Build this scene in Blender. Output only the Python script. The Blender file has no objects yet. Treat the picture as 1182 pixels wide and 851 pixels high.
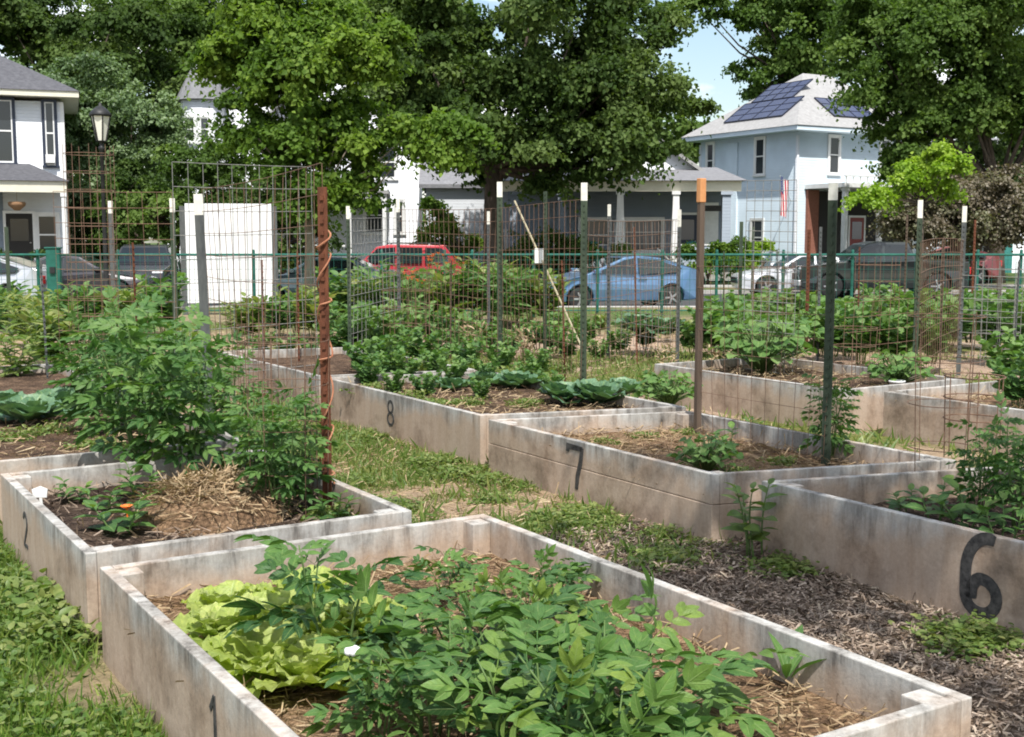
import bpy, bmesh, math, random
import numpy as np
from mathutils import Vector, Matrix
random.seed(7); rng = np.random.default_rng(7)
R = math.radians; EXPOSURE = 0.57
sc = bpy.context.scene
col = sc.collection
# ------------------------------------------------------------------ geometry of the place
EYE = 1.52; FPX = 1400.0; PW, PH, HY = 1182, 851, 275
PITCH = math.atan((PH/2-HY)/FPX)
CAM = np.array([0, 0, EYE])
def _dir(x, y):
    dx = (x-PW/2)/FPX; dy = -(y-PH/2)/FPX
    return np.array([dx, math.cos(PITCH)+dy*math.sin(PITCH), -math.sin(PITCH)+dy*math.cos(PITCH)])
def at(x, y, z=0.0):
    d = _dir(x, y); return CAM + d*(z-EYE)/d[2]
def ray(x, y, Y):
    d = _dir(x, y); return CAM + d*Y/d[1]
TH = R(32)                              # the garden's own grid: u runs away and to one side, v across
UU = np.array([-math.sin(TH), math.cos(TH)]); VV = np.array([math.cos(TH), math.sin(TH)])
def g2w(u, v, z=0.0):
    q = u*UU+v*VV; return np.array([q[0], q[1], z])
def w2g(p): return float(p[0]*UU[0]+p[1]*UU[1]), float(p[0]*VV[0]+p[1]*VV[1])
# ------------------------------------------------------------------ noise
_L = rng.random((256, 256))
def vnoise(x, y, s=1.0, o=0):
    x = np.asarray(x)/s+o*17.3; y = np.asarray(y)/s+o*31.7
    xi = np.floor(x).astype(int); yi = np.floor(y).astype(int)
    fx = x-xi; fy = y-yi; fx = fx*fx*(3-2*fx); fy = fy*fy*(3-2*fy)
    g = lambda a, b: _L[a % 256, b % 256]
    return (g(xi, yi)*(1-fx)+g(xi+1, yi)*fx)*(1-fy)+(g(xi, yi+1)*(1-fx)+g(xi+1, yi+1)*fx)*fy
def fbm(x, y, s=1.0, o=0, n=4):
    t = 0; a = .5
    for k in range(n):
        t = t+a*vnoise(x, y, s/2**k, o+k); a *= .5
    return t/(1-.5**n)
# ------------------------------------------------------------------ objects
def tag(o, label=None, cat=None, group=None, kind=None):
    if label: o['label'] = label
    if cat: o['category'] = cat
    if group: o['group'] = group
    if kind: o['kind'] = kind
    return o
def empty(name, loc=(0, 0, 0), rz=0.0):
    o = bpy.data.objects.new(name, None); o.empty_display_size = .2; col.objects.link(o)
    o.location = [float(c) for c in loc]; o.rotation_euler = (0, 0, rz); return o
def thing(name, label, cat, loc=(0, 0, 0), rz=0.0, group=None):
    return tag(empty(name, loc, rz), label, cat, group)
def link(name, me, mat=None, parent=None):
    o = bpy.data.objects.new(name, me); col.objects.link(o)
    if mat and not me.materials: me.materials.append(mat)
    if parent: o.parent = parent
    return o
_kids = {}
def dup(root, loc, rz=0.0, s=1.0, label=None, group=None):
    r = root.copy(); col.objects.link(r); r.location = [float(c) for c in loc]; r.rotation_euler = (0, 0, rz)
    r.scale = (s, s, s) if not isinstance(s, tuple) else s
    if label: r['label'] = label
    if group: r['group'] = group
    def rec(a, b):
        for ch in list(a.children):
            c = ch.copy(); col.objects.link(c); c.parent = b; rec(ch, c)
    rec(root, r); return r
class Proto:
    """first use moves the built thing itself, later uses copy it with its parts"""
    def __init__(s, root): s.root = root; s.used = False
    def put(s, loc, rz=0.0, sc_=1.0, label=None, group=None):
        if not s.used:
            s.used = True; r = s.root
            r.location = [float(c) for c in loc]; r.rotation_euler = (0, 0, rz)
            r.scale = (sc_, sc_, sc_) if not isinstance(sc_, tuple) else sc_
            if label: r['label'] = label
            if group: r['group'] = group
            return r
        return dup(s.root, loc, rz, sc_, label, group)
class MB:
    def __init__(s): s.v = []; s.f = []
    def add(s, vs, fs):
        b = len(s.v); s.v += [tuple(float(c) for c in q) for q in vs]; s.f += [tuple(b+i for i in f) for f in fs]; return s
    def box(s, x0, x1, y0, y1, z0, z1):
        return s.add([(x0, y0, z0), (x1, y0, z0), (x1, y1, z0), (x0, y1, z0), (x0, y0, z1), (x1, y0, z1), (x1, y1, z1), (x0, y1, z1)],
                     [(0, 3, 2, 1), (4, 5, 6, 7), (0, 1, 5, 4), (1, 2, 6, 5), (2, 3, 7, 6), (3, 0, 4, 7)])
    def bar(s, p, q, w, h=None, up=(0, 0, 1)):
        h = h or w; p = Vector(p); q = Vector(q); d = (q-p).normalized(); up = Vector(up)
        if abs(d.dot(up)) > .98: up = Vector((0, 1, 0))
        a = d.cross(up).normalized(); b = a.cross(d)
        vs = []
        for c in (p, q):
            for i, j in ((-1, -1), (1, -1), (1, 1), (-1, 1)): vs.append(c+a*i*w/2+b*j*h/2)
        return s.add(vs, [(0, 3, 2, 1), (4, 5, 6, 7), (0, 1, 5, 4), (1, 2, 6, 5), (2, 3, 7, 6), (3, 0, 4, 7)])
    def tube(s, pts, r, n=6, cap=True):
        pts = [Vector(p) for p in pts]; m = len(pts)
        rr = r if isinstance(r, (list, tuple)) else [r]*m
        vs = []; ref = Vector((.3, .9, .2)).normalized()
        for i, p in enumerate(pts):
            d = (pts[min(i+1, m-1)]-pts[max(i-1, 0)]).normalized()
            a = d.cross(ref)
            if a.length < .1: a = d.cross(Vector((1, 0, 0)))
            a.normalize(); b = d.cross(a)
            for k in range(n):
                t = 2*math.pi*k/n; vs.append(p+(a*math.cos(t)+b*math.sin(t))*rr[i])
        fs = [(i*n+k, i*n+(k+1) % n, (i+1)*n+(k+1) % n, (i+1)*n+k) for i in range(m-1) for k in range(n)]
        if cap: fs += [tuple(range(n))[::-1], tuple((m-1)*n+k for k in range(n))]
        return s.add(vs, fs)
    def lathe(s, prof, c=(0, 0, 0), n=16):
        vs = [(c[0]+r*math.cos(2*math.pi*k/n), c[1]+r*math.sin(2*math.pi*k/n), c[2]+z) for r, z in prof for k in range(n)]
        fs = [(i*n+k, i*n+(k+1) % n, (i+1)*n+(k+1) % n, (i+1)*n+k) for i in range(len(prof)-1) for k in range(n)]
        fs += [tuple(range(n))[::-1], tuple((len(prof)-1)*n+k for k in range(n))]
        return s.add(vs, fs)
    def prism(s, poly, y0, y1):
        """polygon in xz extruded along y"""
        n = len(poly)
        vs = [(x, y0, z) for x, z in poly]+[(x, y1, z) for x, z in poly]
        return s.add(vs, [tuple(range(n)), tuple(range(2*n-1, n-1, -1))]+[(i, n+i, n+(i+1) % n, (i+1) % n) for i in range(n)])
    def build(s, name, mat, parent=None, smooth=False, bevel=0):
        me = bpy.data.meshes.new(name); me.from_pydata(s.v, [], s.f); me.update()
        bm = bmesh.new(); bm.from_mesh(me); bmesh.ops.recalc_face_normals(bm, faces=bm.faces)
        bm.to_mesh(me); bm.free()
        if smooth: me.polygons.foreach_set('use_smooth', [True]*len(me.polygons))
        o = link(name, me, mat, parent)
        if bevel:
            m = o.modifiers.new('edge', 'BEVEL'); m.width = bevel; m.segments = 2; m.limit_method = 'ANGLE'
        return o
# ------------------------------------------------------------------ fast meshes of many leaves
class Leafy:
    def __init__(s): s.V = []; s.U = []; s.F = {3: [], 4: []}; s.T = {3: [], 4: []}; s.n = 0
    def add(s, tv, tf, pos, rot, size, tint):
        N = len(pos)
        if N == 0: return s
        size = np.asarray(size, float).reshape(N, -1)
        if size.shape[1] == 1: size = np.repeat(size, 3, 1)
        loc = tv[None]*size[:, None, :]
        V = np.einsum('nij,nkj->nki', rot, loc)+np.asarray(pos)[:, None, :]
        u_ = LUV.get(id(tv)); s.U.append(np.zeros((N*len(tv), 3)) if u_ is None else np.tile(u_, (N, 1)))
        s.V.append(V.reshape(-1, 3)); k = tf.shape[1]; n = len(tv)
        F = tf[None]+(np.arange(N)*n)[:, None, None]+s.n
        s.F[k].append(F.reshape(-1, k)); s.T[k].append(np.repeat(np.asarray(tint, float), len(tf)))
        s.n += N*n; return s
    def mesh(s, name):
        me = bpy.data.meshes.new(name); V = np.concatenate(s.V).astype(np.float32)
        me.vertices.add(len(V)); me.vertices.foreach_set('co', V.ravel())
        Fs = []; starts = []; tots = []; T = []; c = 0
        for k in (3, 4):
            if s.F[k]:
                F = np.concatenate(s.F[k]); Fs.append(F.ravel()); m = len(F)
                starts.append(c+np.arange(m)*k); tots.append(np.full(m, k)); c += m*k
                T.append(np.concatenate(s.T[k]))
        L = np.concatenate(Fs).astype(np.int32)
        me.loops.add(len(L)); me.loops.foreach_set('vertex_index', L)
        st = np.concatenate(starts).astype(np.int32)
        me.polygons.add(len(st)); me.polygons.foreach_set('loop_start', st)
        a = me.attributes.new('tint', 'FLOAT', 'FACE'); a.data.foreach_set('value', np.concatenate(T).astype(np.float32))
        U = np.concatenate(s.U)
        if U.any(): a = me.attributes.new('luv', 'FLOAT_VECTOR', 'POINT'); a.data.foreach_set('vector', U.astype(np.float32).ravel())
        me.update(calc_edges=True); return me
def frames(fwd, nrm):
    f = fwd/np.linalg.norm(fwd, axis=1, keepdims=True)
    x = np.cross(f, nrm); x /= np.linalg.norm(x, axis=1, keepdims=True)+1e-9
    z = np.cross(x, f)
    return np.stack([x, f, z], 2)
def rnd_dirs(n):
    d = rng.normal(size=(n, 3)); return d/np.linalg.norm(d, axis=1, keepdims=True)
# leaf templates, axis +y, unit length
T_SM = (np.array([(0, 0, 0), (.34, .45, .10), (0, 1, -.12), (-.34, .45, .10)], float), np.array([(0, 1, 2), (0, 2, 3)]))
LUV = {}; KEEP = []
def strip(ws, ts, fold=.12, droop=.25, wav=0.0):
    vs = []; fs = []
    for i, (w, t) in enumerate(zip(ws, ts)):
        z = -droop*t*t; k = wav*(1 if i % 2 else -1)
        vs += [(-w, t, z+fold*w*2+k), (0, t, z), (w, t, z+fold*w*2-k)]
    for i in range(len(ws)-1):
        a = i*3; fs += [(a, a+1, a+4, a+3), (a+1, a+2, a+5, a+4)]
    a_ = np.array(vs, float); LUV[id(a_)] = np.array([(q, t, 1.) for t in ts for q in (-1, 0, 1)]); KEEP.append(a_)
    return a_, np.array(fs)
T_MED = strip([.02, .20, .27, .24, .14, .01], [0, .18, .4, .62, .83, 1])
T_WIDE = strip([.03, .30, .42, .40, .26, .02], [0, .15, .38, .62, .84, 1], .10, .22)
T_LONG = strip([.015, .09, .12, .10, .06, .005], [0, .2, .45, .65, .85, 1], .2, .45)
T_CABB = strip([.05, .14, .30, .42, .48, .44, .34, .14], [0, .15, .3, .46, .62, .78, .92, 1.0], .16, .02, .045)
T_OV = strip([.02, .17, .25, .24, .16, .02], [0, .16, .38, .62, .84, 1], .16, .34)
T_SQUA = strip([.06, .38, .55, .52, .34, .03], [0, .06, .3, .58, .82, 1.0], .16, .25, .02)
T_LET = strip([.07, .12, .19, .27, .33, .40, .42, .43, .36, .24, .08], [0, .15, .3, .44, .56, .67, .77, .86, .94, 1.0, 1.04], .15, .10, .055)
T_BLADE = (np.array([(-.04, 0, 0), (.04, 0, 0), (-.03, .5, .02), (.03, .5, .02), (0, 1, .12)], float), np.array([(0, 1, 3), (0, 3, 2), (2, 3, 4)]))
T_CHIP = (np.array([(-.16, 0, 0), (.16, .04, 0), (.13, 1, .0), (-.17, .93, .05)], float), np.array([(0, 1, 2, 3)]))
def compound(pairs, ll, tmpl, droop=.35, term=.42):
    tv, tf = tmpl; V = []; F = []; U = []; n = 0
    def put(base, ang, size, tilt):
        nonlocal n
        c, s_ = math.cos(ang), math.sin(ang)
        q = tv*size; q = q.copy(); q[:, 2] += tilt*q[:, 1]
        M = np.array([[c, -s_, 0], [s_, c, 0], [0, 0, 1]])
        V.append(q@M.T+base); F.append(tf+n); U.append(LUV[id(tv)]); n += len(tv)
    for i in range(pairs):
        t = .30+.5*i/max(pairs-1, 1); b = np.array([0, t, -droop*t*t])
        for sgn in (-1, 1): put(b, sgn*R(62-8*i), ll*(.8+.12*i), -.15)
    put(np.array([0, .74, -droop*.55]), 0, term, -.45)
    w = .008                                                   # the stalk
    V.append(np.array([(-w, 0, 0), (w, 0, 0), (-w, .45, -droop*.2), (w, .45, -droop*.2), (-w, .8, -droop*.64), (w, .8, -droop*.64)])); F.append(np.array([(0, 1, 3, 2), (2, 3, 5, 4)])+n); U.append(np.zeros((6, 3)))
    a_ = np.concatenate(V); LUV[id(a_)] = np.concatenate(U); KEEP.append(a_)
    return a_, np.concatenate(F)
T_POT = compound(3, .36, T_OV, .45, .46)
T_TOM = compound(3, .40, T_OV, .6, .46)
# ------------------------------------------------------------------ materials
def mat(name, c=(.5, .5, .5), rough=.6, spec=.4, metal=0.0):
    m = bpy.data.materials.new(name); m.use_nodes = True
    b = m.node_tree.nodes['Principled BSDF']
    b.inputs['Base Color'].default_value = (*c, 1); b.inputs['Roughness'].default_value = rough
    b.inputs['Specular IOR Level'].default_value = spec; b.inputs['Metallic'].default_value = metal
    return m
def N(m, t, **kw):
    n = m.node_tree.nodes.new(t)
    for k, v in kw.items():
        if k in n.inputs: n.inputs[k].default_value = v
        else: setattr(n, k, v)
    return n
def L(m, a, b): m.node_tree.links.new(a, b)
def ramp(m, fac, stops):
    n = N(m, 'ShaderNodeValToRGB'); e = n.color_ramp.elements
    while len(e) < len(stops): e.new(.5)
    for k, (p, c) in enumerate(stops): e[k].position = p; e[k].color = (*c, 1)
    L(m, fac, n.inputs['Fac']); return n
def mixc(m, fac, a, b, mode='MIX'):
    n = N(m, 'ShaderNodeMix', data_type='RGBA', blend_type=mode)
    if isinstance(fac, (int, float)): n.inputs[0].default_value = fac
    else: L(m, fac, n.inputs[0])
    for k, q in ((6, a), (7, b)):
        if isinstance(q, tuple): n.inputs[k].default_value = (*q, 1)
        else: L(m, q, n.inputs[k])
    return n.outputs[2]
def noisy(name, c1, c2, scale=8, rough=.8, bump=.3, detail=6, dist=.02, stretch=None, spec=.3, metal=0.0, world=False):
    m = mat(name, c1, rough, spec, metal); b = m.node_tree.nodes['Principled BSDF']
    tc = N(m, 'ShaderNodeNewGeometry') if world else N(m, 'ShaderNodeTexCoord')
    src = tc.outputs['Position'] if world else tc.outputs['Object']
    if stretch:
        mp = N(m, 'ShaderNodeMapping'); mp.inputs['Scale'].default_value = stretch; L(m, src, mp.inputs['Vector']); src = mp.outputs[0]
    n = N(m, 'ShaderNodeTexNoise', Scale=scale, Detail=detail, Roughness=.65); L(m, src, n.inputs['Vector'])
    r = ramp(m, n.outputs['Fac'], [(.3, c1), (.7, c2)]); L(m, r.outputs[0], b.inputs['Base Color'])
    if bump:
        bp = N(m, 'ShaderNodeBump', Strength=bump, Distance=dist); L(m, n.outputs['Fac'], bp.inputs['Height']); L(m, bp.outputs[0], b.inputs['Normal'])
    return m
def leafmat(name, stops, trans=.35, rough=.45, spec=.35, veins=False):
    m = bpy.data.materials.new(name); m.use_nodes = True; nt = m.node_tree
    b = nt.nodes['Principled BSDF']; out = nt.nodes['Material Output']
    a = N(m, 'ShaderNodeAttribute', attribute_name='tint')
    k = len(stops)
    r = ramp(m, a.outputs['Fac'], [(i/(k-1), c) for i, c in enumerate(stops)])
    tc_ = N(m, 'ShaderNodeNewGeometry'); nz_ = N(m, 'ShaderNodeTexNoise', Scale=38, Detail=4, Roughness=.6); L(m, tc_.outputs['Position'], nz_.inputs['Vector'])
    rn = ramp(m, nz_.outputs['Fac'], [(.3, (.68, .70, .62)), (.55, (1, 1, 1)), (.75, (1.35, 1.22, 1.0))]); rc = mixc(m, 1.0, r.outputs[0], rn.outputs[0], 'MULTIPLY')
    if veins:
        va = N(m, 'ShaderNodeAttribute', attribute_name='luv'); sx = N(m, 'ShaderNodeSeparateXYZ'); L(m, va.outputs['Vector'], sx.inputs[0])
        def mth(op, p, q=None):
            k_ = N(m, 'ShaderNodeMath', operation=op)
            for i_, w_ in enumerate((p, q)):
                if w_ is None: continue
                if isinstance(w_, (int, float)): k_.inputs[i_].default_value = w_
                else: L(m, w_, k_.inputs[i_])
            return k_.outputs[0]
        ab = mth('ABSOLUTE', sx.outputs[0]); mid = ramp(m, ab, [(.03, (1, 1, 1)), (.13, (0, 0, 0))])
        ph_ = mth('FRACT', mth('MULTIPLY', mth('SUBTRACT', sx.outputs[1], mth('MULTIPLY', ab, .22)), 6.5)); sv = ramp(m, ph_, [(.0, (.55, .55, .55)), (.12, (0, 0, 0)), (.9, (0, 0, 0)), (1, (.55, .55, .55))])
        vn = mth('MULTIPLY', mth('MAXIMUM', mid.outputs[0], sv.outputs[0]), sx.outputs[2])
        rc = mixc(m, mth('MULTIPLY', vn, .5), rc, (.26, .36, .12))
        bp = N(m, 'ShaderNodeBump', Strength=.5, Distance=.004); bp.invert = True; L(m, vn, bp.inputs['Height']); L(m, bp.outputs[0], b.inputs['Normal'])
    L(m, rc, b.inputs['Base Color']); b.inputs['Roughness'].default_value = rough; b.inputs['Specular IOR Level'].default_value = spec
    t = N(m, 'ShaderNodeBsdfTranslucent'); hs = mixc(m, 1.0, r.outputs[0], (1.25, 1.35, .55), 'MULTIPLY'); L(m, hs, t.inputs['Color'])
    mx = N(m, 'ShaderNodeMixShader'); mx.inputs[0].default_value = trans
    L(m, b.outputs[0], mx.inputs[1]); L(m, t.outputs[0], mx.inputs[2]); L(m, mx.outputs[0], out.inputs['Surface'])
    return m
def siding(name, c, pitch=.13, world=False, dirt=.12):
    m = mat(name, c, .55, .35); b = m.node_tree.nodes['Principled BSDF']
    g = N(m, 'ShaderNodeNewGeometry'); sp = N(m, 'ShaderNodeSeparateXYZ'); L(m, g.outputs['Position'], sp.inputs[0])
    d = N(m, 'ShaderNodeMath', operation='DIVIDE'); L(m, sp.outputs['Z'], d.inputs[0]); d.inputs[1].default_value = pitch
    fr = N(m, 'ShaderNodeMath', operation='FRACT'); L(m, d.outputs[0], fr.inputs[0])
    n = N(m, 'ShaderNodeTexNoise', Scale=1.3, Detail=5); L(m, g.outputs['Position'], n.inputs['Vector'])
    r = ramp(m, n.outputs['Fac'], [(.35, tuple(x*(1-dirt) for x in c)), (.7, c)])
    L(m, r.outputs[0], b.inputs['Base Color'])
    bp = N(m, 'ShaderNodeBump', Strength=1.0, Distance=.05); inv = N(m, 'ShaderNodeMath', operation='SUBTRACT'); inv.inputs[0].default_value = 1; L(m, fr.outputs[0], inv.inputs[1])
    L(m, inv.outputs[0], bp.inputs['Height']); L(m, bp.outputs[0], b.inputs['Normal'])
    return m
def shingle(name, c1, c2):
    m = noisy(name, c1, c2, 6, .9, .4, 8, .03, world=True); return m
def carpaint(name, c, metal=.35):
    m = mat(name, c, .28, .5, metal); b = m.node_tree.nodes['Principled BSDF']
    b.inputs['Coat Weight'].default_value = .6; b.inputs['Coat Roughness'].default_value = .08
    g = N(m, 'ShaderNodeTexCoord'); n = N(m, 'ShaderNodeTexNoise', Scale=2.5, Detail=5); L(m, g.outputs['Object'], n.inputs['Vector'])
    r = ramp(m, n.outputs['Fac'], [(.3, tuple(x*.85 for x in c)), (.7, tuple(min(1, x*1.05+.01) for x in c))]); L(m, r.outputs[0], b.inputs['Base Color'])
    return m
M = {}
M['bark'] = noisy('bark', (.035, .027, .02), (.11, .085, .065), 9, .95, .8, 8, .05, (1, 1, .25))
M['palebark'] = noisy('pale_bark', (.16, .13, .10), (.32, .27, .21), 14, .9, .6, 8, .03, (1, 1, .3))
M['leaf_dark'] = leafmat('leaf_dark', [(.025, .05, .013), (.06, .105, .024), (.13, .185, .055)], .38, .6, .15)
M['leaf_mid'] = leafmat('leaf_mid', [(.045, .085, .018), (.085, .15, .03), (.16, .235, .06)], .42, .6, .18)
M['leaf_bright'] = leafmat('leaf_bright', [(.05, .10, .016), (.10, .18, .025), (.20, .29, .045)], .42, .6, .2)
M['leaf_soft'] = leafmat('leaf_soft', [(.085, .14, .06), (.13, .20, .085), (.20, .28, .13)], .35)
M['leaf_lime'] = leafmat('leaf_lime', [(.14, .26, .02), (.23, .36, .03), (.32, .43, .06)], .45)
M['leaf_brown'] = leafmat('leaf_brown', [(.10, .085, .055), (.17, .14, .10), (.15, .17, .08)], .3)
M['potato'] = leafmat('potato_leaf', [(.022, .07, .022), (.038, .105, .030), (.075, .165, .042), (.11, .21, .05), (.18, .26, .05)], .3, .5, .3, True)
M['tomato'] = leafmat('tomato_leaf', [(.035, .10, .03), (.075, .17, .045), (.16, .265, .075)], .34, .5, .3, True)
M['lettuce'] = leafmat('lettuce_leaf', [(.24, .33, .07), (.40, .48, .13), (.60, .63, .27)], .42, .45, .3, True)
M['cabbage'] = leafmat('cabbage_leaf', [(.07, .15, .09), (.11, .21, .12), (.18, .29, .17)], .22, .45, .35, True)
M['squash'] = leafmat('squash_leaf', [(.05, .13, .03), (.10, .20, .05), (.18, .28, .09)], .32, .5, .3, True)
M['weed'] = leafmat('weed_leaf', [(.07, .14, .025), (.14, .21, .05), (.27, .29, .10)], .35)
M['grass'] = leafmat('grass_blade', [(.06, .13, .02), (.13, .22, .035), (.27, .31, .08)], .35)
M['chip'] = leafmat('wood_chip', [(.09, .066, .05), (.27, .205, .16), (.56, .46, .37)], .02, .9, .1)
M['straw'] = leafmat('straw_bit', [(.20, .135, .08), (.36, .26, .16), (.52, .42, .28)], .08, .8, .1)
M['stem'] = mat('green_stem', (.09, .15, .04), .6)
M['petal_orange'] = mat('orange_petal', (.75, .16, .02), .5)
M['petal_white'] = mat('white_petal', (.8, .8, .78), .5)
def boardmat():
    m = mat('weathered_board', (.4, .38, .35), .88, .2); b = m.node_tree.nodes['Principled BSDF']
    g = N(m, 'ShaderNodeNewGeometry'); pos = g.outputs['Position']
    mp = N(m, 'ShaderNodeMapping'); mp.inputs['Scale'].default_value = (1, 1, .16); L(m, pos, mp.inputs['Vector'])
    n1 = N(m, 'ShaderNodeTexNoise', Scale=13, Detail=8, Roughness=.7); L(m, mp.outputs[0], n1.inputs['Vector'])
    n2 = N(m, 'ShaderNodeTexNoise', Scale=2.2, Detail=6, Roughness=.6); L(m, pos, n2.inputs['Vector'])
    n3 = N(m, 'ShaderNodeTexNoise', Scale=60, Detail=4, Roughness=.7); L(m, pos, n3.inputs['Vector'])
    base = ramp(m, n2.outputs['Fac'], [(.3, (.345, .335, .32)), (.5, (.455, .445, .425)), (.72, (.575, .56, .54))])
    streak = ramp(m, n1.outputs['Fac'], [(.33, (.08, .075, .07)), (.45, (.34, .33, .315)), (.58, (.5, .5, .49)), (.8, (.60, .59, .57))])
    c = mixc(m, .9, base.outputs[0], streak.outputs[0], 'OVERLAY')
    sp = N(m, 'ShaderNodeSeparateXYZ'); L(m, pos, sp.inputs[0])
    # clay splashed up from the ground, with a ragged edge
    ad = N(m, 'ShaderNodeMath', operation='MULTIPLY_ADD'); L(m, n2.outputs['Fac'], ad.inputs[0]); ad.inputs[1].default_value = -.42; L(m, sp.outputs['Z'], ad.inputs[2])
    cl = ramp(m, ad.outputs[0], [(-.0, (.8, .8, .8)), (.11, (0, 0, 0))])
    c = mixc(m, cl.outputs[0], c, (.43, .31, .22))
    # large damp-dark patches
    n4 = N(m, 'ShaderNodeTexNoise', Scale=1.7, Detail=9, Roughness=.74); L(m, pos, n4.inputs['Vector'])
    dk = ramp(m, n4.outputs['Fac'], [(.48, (1, 1, 1)), (.56, (.72, .70, .68)), (.66, (.36, .34, .32))]); c = mixc(m, .9, c, dk.outputs[0], 'MULTIPLY')
    n5 = ramp(m, n3.outputs['Fac'], [(.3, (.8, .8, .8)), (.7, (1.1, 1.1, 1.1))]); c = mixc(m, .7, c, n5.outputs[0], 'MULTIPLY')
    L(m, c, b.inputs['Base Color'])
    bp = N(m, 'ShaderNodeBump', Strength=.5, Distance=.006); L(m, n1.outputs['Fac'], bp.inputs['Height']); 
    bp2 = N(m, 'ShaderNodeBump', Strength=.35, Distance=.004); L(m, n3.outputs['Fac'], bp2.inputs['Height']); L(m, bp.outputs[0], bp2.inputs['Normal']); L(m, bp2.outputs[0], b.inputs['Normal'])
    return m
M['board'] = boardmat()
M['black'] = noisy('black_paint', (.012, .012, .013), (.09, .085, .08), 34, .75, .1)
def soilmat(name, a, b_, c_):
    m = mat(name, a, .95, .1); b = m.node_tree.nodes['Principled BSDF']
    g = N(m, 'ShaderNodeNewGeometry')
    n = N(m, 'ShaderNodeTexNoise', Scale=4.5, Detail=9, Roughness=.72); L(m, g.outputs['Position'], n.inputs['Vector'])
    v = N(m, 'ShaderNodeTexVoronoi', Scale=42); L(m, g.outputs['Position'], v.inputs['Vector'])
    r = ramp(m, n.outputs['Fac'], [(.32, a), (.5, b_), (.68, c_)])
    vr = ramp(m, v.outputs['Distance'], [(.1, (1.15, 1.12, 1.08)), (.7, (.55, .53, .5))])
    c = mixc(m, .8, r.outputs[0], vr.outputs[0], 'MULTIPLY'); L(m, c, b.inputs['Base Color'])
    bp = N(m, 'ShaderNodeBump', Strength=.9, Distance=.03); L(m, v.outputs['Distance'], bp.inputs['Height'])
    bp2 = N(m, 'ShaderNodeBump', Strength=.8, Distance=.05); L(m, n.outputs['Fac'], bp2.inputs['Height']); L(m, bp.outputs[0], bp2.inputs['Normal']); L(m, bp2.outputs[0], b.inputs['Normal'])
    return m
M['soil'] = soilmat('bed_soil', (.05, .034, .025), (.13, .085, .058), (.27, .18, .12))
M['soil_dark'] = soilmat('dark_soil', (.03, .022, .018), (.075, .052, .04), (.16, .115, .085))
M['soil_straw'] = soilmat('straw_soil', (.12, .075, .048), (.27, .175, .105), (.40, .28, .18))
def groundmat():
    m = mat('ground_cover', (.2, .2, .1), .95, .1); b = m.node_tree.nodes['Principled BSDF']
    a = N(m, 'ShaderNodeAttribute', attribute_name='cover')
    g = N(m, 'ShaderNodeNewGeometry')
    n = N(m, 'ShaderNodeTexNoise', Scale=16, Detail=8, Roughness=.75); L(m, g.outputs['Position'], n.inputs['Vector'])
    n2 = N(m, 'ShaderNodeTexNoise', Scale=70, Detail=5, Roughness=.7); L(m, g.outputs['Position'], n2.inputs['Vector'])
    r = ramp(m, n.outputs['Fac'], [(.28, (.45, .42, .40)), (.5, (1, 1, 1)), (.75, (1.45, 1.4, 1.3))])
    r2 = ramp(m, n2.outputs['Fac'], [(.3, (.6, .6, .6)), (.7, (1.25, 1.25, 1.25))])
    c = mixc(m, 1, a.outputs['Color'], r.outputs[0], 'MULTIPLY'); c = mixc(m, 1, c, r2.outputs[0], 'MULTIPLY')
    L(m, c, b.inputs['Base Color'])
    bp = N(m, 'ShaderNodeBump', Strength=.8, Distance=.04); L(m, n.outputs['Fac'], bp.inputs['Height']); L(m, bp.outputs[0], b.inputs['Normal'])
    return m
M['ground'] = groundmat()
M['asphalt'] = noisy('asphalt', (.045, .045, .047), (.075, .073, .07), 5, .9, .2, 9, .01, world=True)
M['concrete'] = noisy('concrete', (.30, .29, .27), (.42, .40, .37), 4, .9, .2, 8, .01, world=True)
M['paint_white'] = noisy('white_paint', (.62, .62, .61), (.74, .74, .73), 5, .5, .05)
M['paint_cream'] = noisy('cream_paint', (.60, .57, .46), (.70, .67, .55), 5, .5, .05)
M['sign_white'] = noisy('white_panel', (.62, .62, .61), (.78, .78, .78), 1.1, .45, .02)
M['navy'] = mat('navy_trim', (.02, .028, .05), .5)
M['side_white'] = siding('white_siding', (.66, .68, .71))
M['side_blue'] = siding('pale_blue_siding', (.53, .62, .68))
M['side_grey'] = siding('grey_siding', (.40, .42, .44))
M['side_slate'] = siding('slate_siding', (.21, .25, .30))
M['roof_dark'] = shingle('dark_shingle', (.06, .06, .068), (.11, .11, .12))
M['roof_grey'] = shingle('grey_shingle', (.25, .245, .24), (.36, .355, .35))
M['roof_mid'] = shingle('mid_shingle', (.15, .15, .16), (.23, .23, .24))
M['glass'] = mat('window_glass', (.025, .03, .035), .08, .6)
M['carglass'] = mat('car_glass', (.012, .016, .018), .05, .7)
M['lampglass'] = mat('frosted_glass', (.72, .70, .62), .4, .5)
M['iron'] = noisy('black_iron', (.012, .012, .013), (.03, .03, .03), 10, .5, .1)
M['post_green'] = noisy('green_steel', (.022, .035, .022), (.055, .075, .045), 18, .6, .2, stretch=(1, 1, .3))
M['post_slate'] = noisy('slate_steel', (.05, .055, .055), (.11, .115, .11), 18, .6, .2, stretch=(1, 1, .3))
M['post_rust'] = noisy('rusty_steel', (.07, .024, .012), (.17, .06, .03), 20, .85, .4, stretch=(1, 1, .4))
M['post_wood'] = noisy('wooden_stake', (.06, .042, .03), (.125, .09, .065), 16, .9, .4, stretch=(1, 1, .1))
M['post_tip'] = noisy('white_tip', (.58, .565, .49), (.76, .74, .66), 20, .6, .1)
M['orange'] = noisy('orange_tip', (.46, .19, .07), (.60, .29, .12), 14, .6, .1)
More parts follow.
